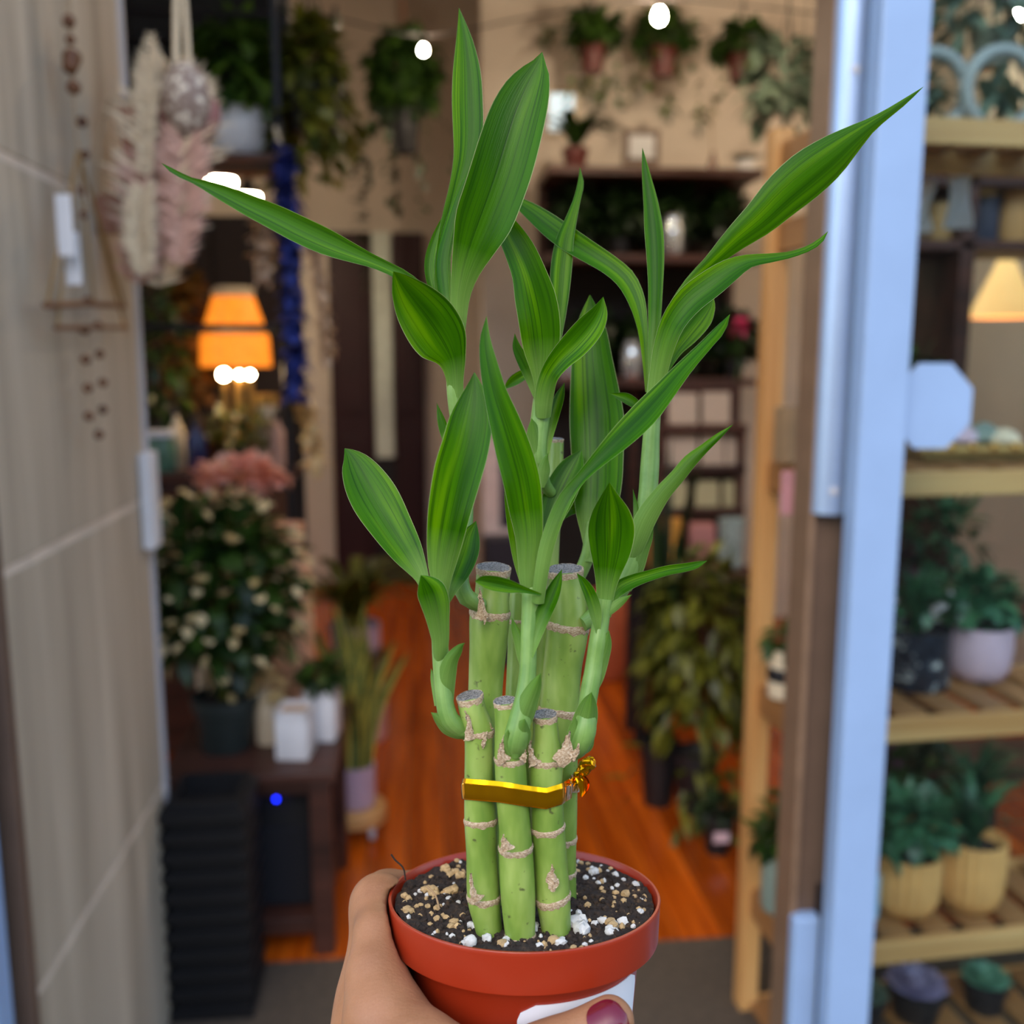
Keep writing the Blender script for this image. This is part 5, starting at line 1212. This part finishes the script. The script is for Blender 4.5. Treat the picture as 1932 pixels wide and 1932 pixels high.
# pink flower
c = at_y(1388, 760, YC2 + .115); c.z = at_y(1300, 720, YC2).z + .12
t = thing('pink_blossom', 'single bright pink blossom on a stem above the card display', 'flower', c)
part(MB().add(tube([Vector((0, 0, -.12)), Vector((.01, 0, 0)), Vector((.0, 0, .07))], .003, 5)), 'stem', F_mid, t, local=True)
part(bush(20, .03, .03, .03, .09, .05, .04, 0, seed=74), 'petals', plain('magenta_petals', (214, 74, 122), .6), t, local=True)
# card display
s = mpp(YC2)
cx0, cx1 = at_y(1245, 800, YC2).x, at_y(1412, 800, YC2).x
t = thing('card_rack', 'dark wooden card display rack behind the right shoots', 'rack', ((cx0 + cx1) / 2, YC2 + .1, 0))
part(MB().add(box2((cx0, YC2 + .10, 0), (cx1, YC2 + .13, at_y(1300, 720, YC2).z), .003)), 'back_board', M_darkwood, t, smooth=False)
ledz = [at_y(1300, p, YC2).z for p in (802, 880, 960)]
for z in ledz: part(MB().add(box2((cx0, YC2, z - .03), (cx1, YC2 + .10, z), .003)), 'ledge', M_darkwood, t, smooth=False)
for x in (cx0, cx1 - .03): part(MB().add(box2((x, YC2 + .02, 0), (x + .03, YC2 + .10, ledz[0]), .003)), 'upright', M_darkwood, t, smooth=False)
for i, (px, row, w, h, lab) in enumerate(((1288, 0, 56, 58, 'left card on the top ledge of the card display'), (1350, 0, 54, 60, 'right card on the top ledge of the card display'), (1288, 1, 60, 62, 'left card on the middle ledge of the card display'), (1346, 1, 46, 60, 'centre card on the middle ledge of the card display'), (1388, 1, 34, 58, 'right card on the middle ledge of the card display'), (1278, 2, 44, 52, 'left card on the bottom ledge of the card display'), (1338, 2, 46, 50, 'green and cream card on the bottom ledge of the card display'), (1386, 2, 36, 50, 'right card on the bottom ledge of the card display'))):
    c = at_y(px, 800, YC2 + .05)
    solo(MB().add(box((c.x, YC2 + .05, ledz[row] + h * s / 2 + .001), (w * s, .006, h * s), 0, .0, R=Matrix.Rotation(-.12, 4, 'X'))), 'greeting_card', plain('card_%d' % i, (196, 176, 158) if row < 2 else (176, 166, 128), .7, 0, .06, 30), 'pale ' + lab, 'card', None, 'cards on the display', smooth=False)
# low bench with boxes and pots
YE = 3.5; s = mpp(YE)
bx0, bx1 = at_y(1195, 1060, YE).x, at_y(1420, 1060, YE).x; zbch = at_y(1300, 1075, YE).z
t = thing('display_bench', 'dark bench carrying coloured boxes in front of the card display', 'bench', ((bx0 + bx1) / 2, YE + .1, 0))
part(MB().add(box2((bx0, YE - .05, zbch - .04), (bx1, YE + .16, zbch), .004)), 'seat', M_darkwood, t, smooth=False)
for x in (bx0 + .03, bx1 - .03):
    for y in (YE - .03, YE + .13): part(MB().add(box((x, y, (zbch - .04) / 2), (.04, .04, zbch - .04), 0, .003)), 'leg', M_black, t, smooth=False)
for i, (px, w, h, col, lab) in enumerate(((1232, 34, 74, (176, 112, 40), 'orange brown box at the left end of the dark bench'), (1276, 34, 96, (188, 132, 44), 'taller mustard box on the dark bench'), (1330, 48, 86, (168, 112, 108), 'dusty pink box on the dark bench'))):
    c = at_y(px, 1000, YE)
    solo(MB().add(box((c.x, YE + .05, zbch + h * s / 2), (w * s, .07, h * s), 0, .004)), 'gift_box', plain('box_%d' % i, col, .6, 0, .06), lab, 'box', None, 'boxes on the dark bench')
c = at_y(1388, 1075, YE); hh = 95 * s
solo(MB().add(lathe([(.035, 0), (.045, .01), (.05, hh * .9), (.054, hh), (.048, hh), (.044, hh * .5), (.0005, hh * .4)], 24, (c.x - .01, YE + .03, zbch))), 'pale_vase', plain('mottled_glass', (150, 164, 160), .25, 0, .35, 40), 'mottled pale grey vase at the right end of the dark bench', 'vase')
# things seen between the canes
c = at_y(948, 1010, 4.6)
t = thing('white_easel', 'white framed board standing behind the bamboo leaves', 'board', (c.x, 4.6, c.z - .02))
s = mpp(4.6)
part(MB().add(box(at_y(946, 920, 4.6), (70 * s, .02, 185 * s), 0, .003)), 'frame', plain('pinkish_white', (222, 200, 196), .6), t, smooth=False)
part(MB().add(box(at_y(958, 920, 4.59), (30 * s, .01, 150 * s))), 'panel', plain('dark_slate', (52, 50, 60), .6), t, smooth=False)
zc_ = at_y(950, 1014, 4.5).z
solo(MB().add(box2((at_y(915, 1050, 4.5).x, 4.45, 0), (at_y(985, 1050, 4.5).x, 4.75, zc_), .006)), 'storage_chest', plain('navy_black', (34, 32, 44), .6), 'dark navy chest on the floor behind the bamboo canes', 'chest', smooth=False)
c = at_y(1120, 1120, 4.3)
solo(MB().add(lathe([(.10, 0), (.13, .05), (.14, .34), (.12, .38), (.10, .36), (.0005, .3)], 24, (at_y(1150, 1150, 4.2).x, 4.3, 0))), 'rust_pot', plain('rust_ceramic', (166, 84, 54), .5), 'big rust coloured floor pot right of the canes', 'pot')
# plants on the floor right of the aisle
c = at_z(1255, 1540, 0)
potted('tall_floor_plant', 'tall dark snake plant in a black floor pot right of the aisle', (c.x, c.y + .1, 0), 40 * mpp(c.y), .22, P_black, [('foliage', blades(26, .95, .12, .055, .03, 80), F_dark)], style='taper')
c = at_z(1330, 1560, 0)
potted('drooping_floor_plant', 'drooping olive plant in a black pot beside the pine shelf', (c.x, c.y + .12, 0), 48 * mpp(c.y), .2, P_black, [('foliage', bush(420, .20, .17, .36, .34, .11, .035, .9, seed=81), F_olive), ('vines', trails(18, .3, .14, .10, .03, 82, .05), F_olive)])
c = at_z(1362, 1622, 0)
t = potted('small_floor_pot', 'small black floor pot with a pink and white label', (c.x, c.y + .05, 0), 32 * mpp(c.y), .12, P_black, [('foliage', bush(60, .06, .06, .05, .03, .05, .03, .3, seed=83), F_dark)])
part(MB().add(box((c.x - .005, c.y - .002, .07), (.045, .004, .03), 0, .0)), 'pot_label', plain('label_pink', (214, 186, 196), .6), t, smooth=False)

# ================================================================== pine shelf behind the glass door
A4 = math.radians(4.0)
far = at_y(1443, 966, 1.96)
Mp = Matrix.Translation((far.x, 1.96, 0)) @ Matrix.Rotation(A4, 4, 'Z')     # local: x along the front, -y towards the street
t = thing('pine_shelf', 'slatted pine shelving unit standing behind the glass door', 'shelf', M=Mp)
PW = .042; DEP = .235; WID = 1.15
shelf_z = [at_y(1780, p, 1.76).z for p in (228, 882, 1337, 1748)]
for x in (0, WID):
    for y in (0, -.165, -DEP): part(MB().add(box((x + PW / 2 - .02, y, shelf_z[0] / 2 + .012), (.026 if y == -.165 else PW, .02 if y == -.165 else PW, shelf_z[0] + .024), 0, .003)), 'post', M_pine, t, local=True, smooth=False)
M_pine_shaded = wood_mat('shaded_pine', (132, 88, 48), (168, 120, 72), 1, 16, .5)  # pine darkened so the shade on the slats is in the colour
for x in (.0, WID):
    for z in shelf_z + [at_y(1440, 415, 1.96).z]: part(MB().add(box((x + .004, -DEP / 2, z - .035), (.02, DEP - .02, .06), 0, .003)), 'side_rail', M_pine_shaded, t, local=True, smooth=False)
for z in shelf_z + [.02]:
    part(MB().add(box((WID / 2, -DEP - .012, z - .026), (WID + .02, .02, .046), 0, .003)), 'front_rail', M_pine_x, t, local=True, smooth=False)
    part(MB().add(box((WID / 2, 0, z - .026), (WID, .02, .05), 0, .003)), 'back_rail', M_pine_x, t, local=True, smooth=False)
    sl0 = None; n = 13
    for i in range(n):
        Mx = Matrix.Translation((.035 + (WID - .04) * i / (n - 1), -DEP / 2, z - .006))
        if sl0 is None:
            sl0 = part(MB().add(box((0, 0, 0), (.064, DEP - .01, .012), 0, .002)), 'slat', M_pine_shaded, t, local=True, smooth=False); sl0.matrix_local = Mx
        else: share(sl0, t, Mx)
def on(px, py, row, up=0.0):
    z = (shelf_z + [.02])[row]; p = at_z(px, py, z); return Vector((p.x, p.y, z + .001))
# row of dark marbled pot and blush pot
P_marble = Mat('dark_marble'); nz = P_marble.noise(P_marble.coords(), 26, 6, .7); P_marble.col(P_marble.ramp(nz, [(.45, srgb(26, 30, 40)), (.56, srgb(44, 50, 62)), (.64, srgb(190, 190, 186))])); P_marble.p.inputs['Roughness'].default_value = .25; P_marble = P_marble.m
def sz(px, w, p): return w * (p - CAM).dot(FWD) / F_PX
p = on(1755, 1312, 2); p.y += .07
potted('grass_pot', 'upright grassy plant in a dark marbled pot behind the glass', p, sz(0, 63, p), .125, P_marble, [('foliage', blades(60, .16, .06, .014, .1, 90), F_cool), ('leaves', bush(40, .08, .06, .05, .07, .05, .022, .1, seed=91), F_cool)], style='straight')
p = on(1880, 1302, 2); p.y += .075
potted('blush_pot_plant', 'leafy plant in a pale blush pot behind the glass', p, sz(0, 60, p), .12, P_pink, [('foliage', bush(130, .09, .07, .07, .06, .06, .035, .3, seed=92), F_cool)], style='round')
p = on(1662, 1305, 2); p.y += .05
potted('edge_blue_pot', 'pale blue pot half hidden by the door stile on the middle shelf', p, .03, .08, P_blue, [('foliage', bush(40, .04, .04, .06, .06, .05, .02, .1, seed=93), F_cool)], style='straight')
p = on(1720, 1240, 2); p.y += .19
potted('back_row_plant', 'mauve leaved plant in a white pot behind the marbled pot', p, .05, .10, P_white, [('foliage', bush(90, .10, .05, .09, .08, .06, .03, .3, seed=94), F_mauve)])
p = on(1850, 1235, 2); p.y += .19
potted('back_row_fern', 'feathery green plant in a white pot at the back of the middle shelf', p, .05, .12, P_white, [('foliage', bush(130, .13, .06, .14, .10, .07, .025, .4, seed=95), F_cool)])
# yellow fluted pots
flute = lambda w, z: 1 + .04 * math.cos(w * 20)
p = on(1733, 1750, 3); p.y += .065
potted('fluted_yellow_pot', 'bushy green plant in the left yellow fluted pot', p, sz(0, 62, p), .135, P_yel, [('foliage', bush(240, .10, .075, .08, .07, .055, .03, .1, zmin=-.2, seed=96), F_cool)], style='round', wob=flute, nseg=156, group='yellow fluted pots')
p = on(1858, 1740, 3); p.y += .065
potted('fluted_yellow_pot', 'upright palm like plant in the right yellow fluted pot', p, sz(0, 60, p), .155, P_yel, [('foliage', blades(30, .22, .14, .022, .35, 97), F_cool), ('stem', stems(5, .02, .02, .12, .006, 98), F_grey)], style='round', wob=flute, nseg=156, group='yellow fluted pots')
p = on(1642, 1750, 3); p.y += .05
potted('light_blue_pot', 'light blue pot beside the left yellow fluted pot', p, .038, .10, P_blue, [('foliage', bush(50, .05, .04, .06, .05, .05, .025, .3, seed=99), F_cool)], style='straight')
p = on(1800, 1690, 3); p.y += .17
potted('rear_yellow_pot', 'small yellow pot behind the two yellow fluted pots', p, .05, .15, P_yel, [('foliage', bush(90, .10, .06, .08, .06, .07, .03, .3, seed=100), F_deep)], style='straight')
p = on(1905, 1690, 3); p.y += .17
potted('rear_dark_pot', 'spiky dark green plant in a charcoal pot at the back right of the low shelf', p, .055, .13, P_black, [('foliage', blades(40, .24, .16, .02, .4, 101), F_cool)], style='straight')
p = on(1690, 1690, 3); p.y += .18
potted('rear_mauve_plant', 'dark mauve plant at the back left of the low shelf', p, .05, .12, P_black, [('foliage', bush(100, .09, .05, .10, .10, .06, .03, .3, seed=102), F_mauve)])
# floor row of succulents
for i, (px, py, r, mat, lab) in enumerate(((1650, 1965, .05, F_grey, 'grey green succulent in a black pot at the bottom left behind the glass'), (1752, 1950, .062, F_succ, 'mauve rosette succulent in a black pot at the bottom behind the glass'), (1885, 1935, .05, F_succ_g, 'mint green succulent in a black pot at the bottom right behind the glass'))):
    p = on(px, py, 4); p.y += .06
    potted('succulent', lab, p, r, .07, P_black, [('rosette', rosette(r * 1.15, 5, 9, 110 + i), mat)], style='taper')
p = on(1690, 1890, 4); p.y += .2
potted('cactus', 'small pale cactus behind the bottom row succulents', p, .035, .07, P_black, [('body', MB().add(lathe([(.02, 0), (.03, .03), (.028, .07), (.014, .09), (.0005, .093)], 20, (0, 0, 0), lambda w, z: 1 + .08 * math.cos(10 * w))), F_grey)])
# gold tray with shells on the second shelf
p = on(1870, 872, 1); p.y += .07
t = thing('gold_tray', 'gold edged tray on the shelf level with the octagon sticker', 'tray', p)
tw = .15
part(MB().add(box((0, 0, .012), (tw * 2, .13, .02), A4, .003)), 'tray_base', plain('dark_gold', (104, 82, 34), .4, .5), t, local=True, smooth=False)
part(MB().add(tube([Vector((-tw, -.066, .024)), Vector((tw, -.062, .024))], .008, 8)), 'gold_rim', P_brass, t, local=True)
for i in range(7): part(MB().add(ball((-tw + .02 + i * .045, -.068, .03), .009, 8)), 'gold_bead', P_brass, t, local=True)
for i, (px, dy, r, mat, cat, lab) in enumerate(((1850, .06, .035, P_pink, 'shell', 'pinkish shell on the gold tray'), (1895, .07, .04, P_sage, 'shell', 'sage green shell on the gold tray'), (1925, .05, .032, P_cream, 'shell', 'cream shell on the gold tray'), (1875, .10, .034, P_cream, 'shell', 'pale shell at the back of the gold tray'))):
    c = on(px, 872, 1); c.y += dy + .01; rs = random.Random(i)
    v, f, uv = lathe([(.0005, .0), (.6, .08), (1, .4), (.75, .85), (.3, 1.15), (.0005, 1.25)], 22, (0, 0, 0), lambda w, z: 1 + .09 * math.cos(11 * w))
    solo(MB().add(([c + Vector((p_.x * r, p_.y * r * .8, .024 + p_.z * r)) for p_ in v], f)), 'sea_shell', mat, lab, cat)
for i, px in enumerate((1700, 1745)):
    c = on(px, 872, 1); c.y += .08
    solo(MB().add(lump(c + Vector((0, 0, .03)), .035, random.Random(50 + i), 2)), 'driftwood_piece', (plain('grey_stone', (98, 100, 100), .8), plain('brown_stone', (112, 88, 70), .8))[i], ('grey' if i == 0 else 'brown') + ' rounded stone on the shelf behind the octagon sticker', 'stone')
p = on(1760, 872, 1); p.y += .17
potted('mid_shelf_plant', 'low dark green plant at the back of the shelf behind the octagon sticker', p, .05, .09, P_black, [('foliage', bush(140, .12, .06, .10, .06, .07, .035, .4, seed=120), F_deep)])
# top shelf: big pale glass rings
for i, (px, py, r, lab) in enumerate(((1793, 165, .068, 'left of two pale ring ornaments on the top pine shelf'), (1930, 165, .07, 'right of two pale ring ornaments on the top pine shelf'))):
    c = on(px, 238, 0); c.y += .08; t = thing('ring_ornament', lab, 'ornament', c, 0, 'ring ornaments')
    ring = [Vector((math.cos(a) * r, 0, r + .012 + math.sin(a) * r)) for a in np.linspace(0, 6.2832, 41)]
    part(MB().add(tube(ring, .014, 10, caps=False)), 'ring', plain('pale_teal_glaze', (160, 166, 162), .3), t, local=True)
    part(bush(26, r * .6, .02, r * .7, r, .06, .03, .2, seed=130 + i), 'air_plant', F_grey, t, local=True)
    part(MB().add(box((0, 0, .005), (.08, .05, .01), 0, .002)), 'foot', P_sage, t, local=True)
c = at_y(1870, 130, 2.25)
potted('hanging_grey_plant', 'grey green hanging plant behind the top pine shelf', c, .05, .08, P_sage, [('foliage', bush(150, .16, .12, .10, .05, .08, .03, .5, seed=140), F_grey)], hang=.5, cat='hanging plant')
# inside, behind the pine shelf: hanging paper, lamps
for i, (px, py, w, h, lab) in enumerate(((1812, 350, 48, 150, 'wide white paper sheet hanging under the top pine shelf'), (1745, 390, 26, 90, 'narrow white paper strip beside the wide hanging sheet'))):
    Y = 2.0; c = at_y(px, py, Y); s = mpp(Y, px, py)
    v = []; f = []
    for a in range(9):
        for b in range(5):
            v.append(Vector((c.x + (b / 4 - .5) * w * s, Y + .012 * math.sin(a * .9 + b), c.z + (.5 - a / 8) * h * s)))
    for a in range(8):
        for b in range(4): f.append((a * 5 + b, a * 5 + b + 1, a * 5 + b + 6, a * 5 + b + 5))
    solo(MB().add((v, f)), 'hanging_paper', P_paper, lab, 'paper')
for i, (px, py, w, h, lab, e_) in enumerate(((1878, 395, 52, 78, 'upper glowing cream lampshade right of the hanging paper', 1.1), (1895, 545, 58, 100, 'lower glowing cone lampshade by the frame edge', .8))):
    Y = 2.75 + .35 * i; c = at_y(px, py, Y); s = mpp(Y, px, py); r = w * s
    t = thing('shade_lamp', lab, 'lamp', c, 0, 'lamps behind the pine shelf')
    part(MB().add(lathe([(r, -h * s / 2), (r * (.75 if i == 0 else .25), h * s / 2), (r * (.7 if i == 0 else .2), h * s / 2), (r * .95, -h * s / 2)], 28)), 'shade', glow('cream_shade_%d' % i, (255, 206, 132), e_), t, local=True)
    part(MB().add(tube([Vector((0, 0, h * s / 2 - .01)), Vector((0, 0, 3.89 - c.z))], .004, 6)), 'cord', P_blk, t, local=True)
    part(MB().add(ball((0, 0, -h * s * .3), .022, 10)), 'bulb', glow('shade_bulb_%d' % i, (255, 214, 150), 150), t, local=True)
# dark rack behind the pine shelf
Y = 2.45; t = thing('dark_rack', 'dark wooden rack standing behind the pine shelf', 'shelf', (at_y(1800, 600, Y).x, Y, 0))
rx0, rx1 = at_y(1690, 600, Y).x, XR - .05
for z in (at_y(1800, 452, Y).z, at_y(1800, 330, Y).z, .75, .3): part(MB().add(box2((rx0, Y, z - .025), (rx1, Y + .25, z), .003)), 'shelf_board', M_darkwood, t, smooth=False)
for x in (rx0 + .02, at_y(1818, 600, Y).x, rx1 - .3): part(MB().add(box2((x - .02, Y, 0), (x + .02, Y + .25, at_y(1800, 330, Y).z), .003)), 'upright', M_darkwood, t, smooth=False)
for i, (px, col, h, lab) in enumerate(((1712, (120, 96, 74), .13, 'brown canister on the dark rack behind the pine shelf'), (1775, (176, 142, 92), .10, 'tan canister on the dark rack behind the pine shelf'), (1850, (62, 66, 84), .12, 'slate canister on the dark rack behind the pine shelf'), (1910, (196, 150, 96), .14, 'honey canister on the dark rack behind the pine shelf'))):
    z = at_y(1800, 452, Y).z; c = at_y(px, 440, Y + .1)
    solo(MB().add(lathe([(.04, 0), (.044, .006), (.044, h * .8), (.047, h * .81), (.047, h), (.0005, h + .004)], 20, (c.x, Y + .1, z))), 'canister', plain('canister_%d' % i, col, .5), lab, 'canister')
# items on the left end of the pine shelf, seen beside the jamb
def onl(px, row, py):
    z = shelf_z[row]; p = at_y(px, py, 1.86); return Vector((p.x, 1.86, z + .001))
p = onl(1484, 2, 1200)
potted('striped_pot', 'small plant in a cream and charcoal striped pot, left end of pine shelf', p, .034, .10, P_cream, [('foliage', bush(50, .05, .05, .04, .03, .04, .02, .3, seed=150), F_deep)], style='straight')
o = part(MB().add(lathe([(.0348, .035), (.0352, .036), (.0352, .062), (.0348, .063)], 28)), 'charcoal_band', P_black, bpy.data.objects[[o_.name for o_ in sc.objects if o_.name.startswith('striped_pot')][0]], local=True)
p = onl(1476, 3, 1620)
potted('sage_pot_plant', 'bushy plant in a sage green pot at the left end of the low pine shelf', p, .042, .13, P_sage, [('foliage', bush(110, .075, .06, .06, .05, .05, .025, .4, seed=151), F_deep)], style='straight')
p = onl(1492, 1, 820)
solo(MB().add(box(p + Vector((0, 0, .055)), (.05, .05, .11), A4, .003)), 'carton', plain('tan_card', (150, 124, 92), .7), 'tan carton at the left end of the upper pine shelf', 'box', smooth=False)
c = at_y(1493, 930, 1.80)
solo(MB().add(box(c, (.04, .006, .085), 0, .001)), 'hang_tag', plain('pink_card', (206, 150, 156), .7), 'pink card hanging below the upper shelf at its left end', 'tag', smooth=False)
# street side: unseen building front added opposite to block the low sky
P_op = plain('sky_block_brick', (112, 96, 86), .9, 0, .25, 2)
mb = MB().add(box2((-16, -15, 0), (16, -14, 7.5)))
struct(mb, 'wall_sky_block', P_op, 'unseen building front added across the street to block low sky')
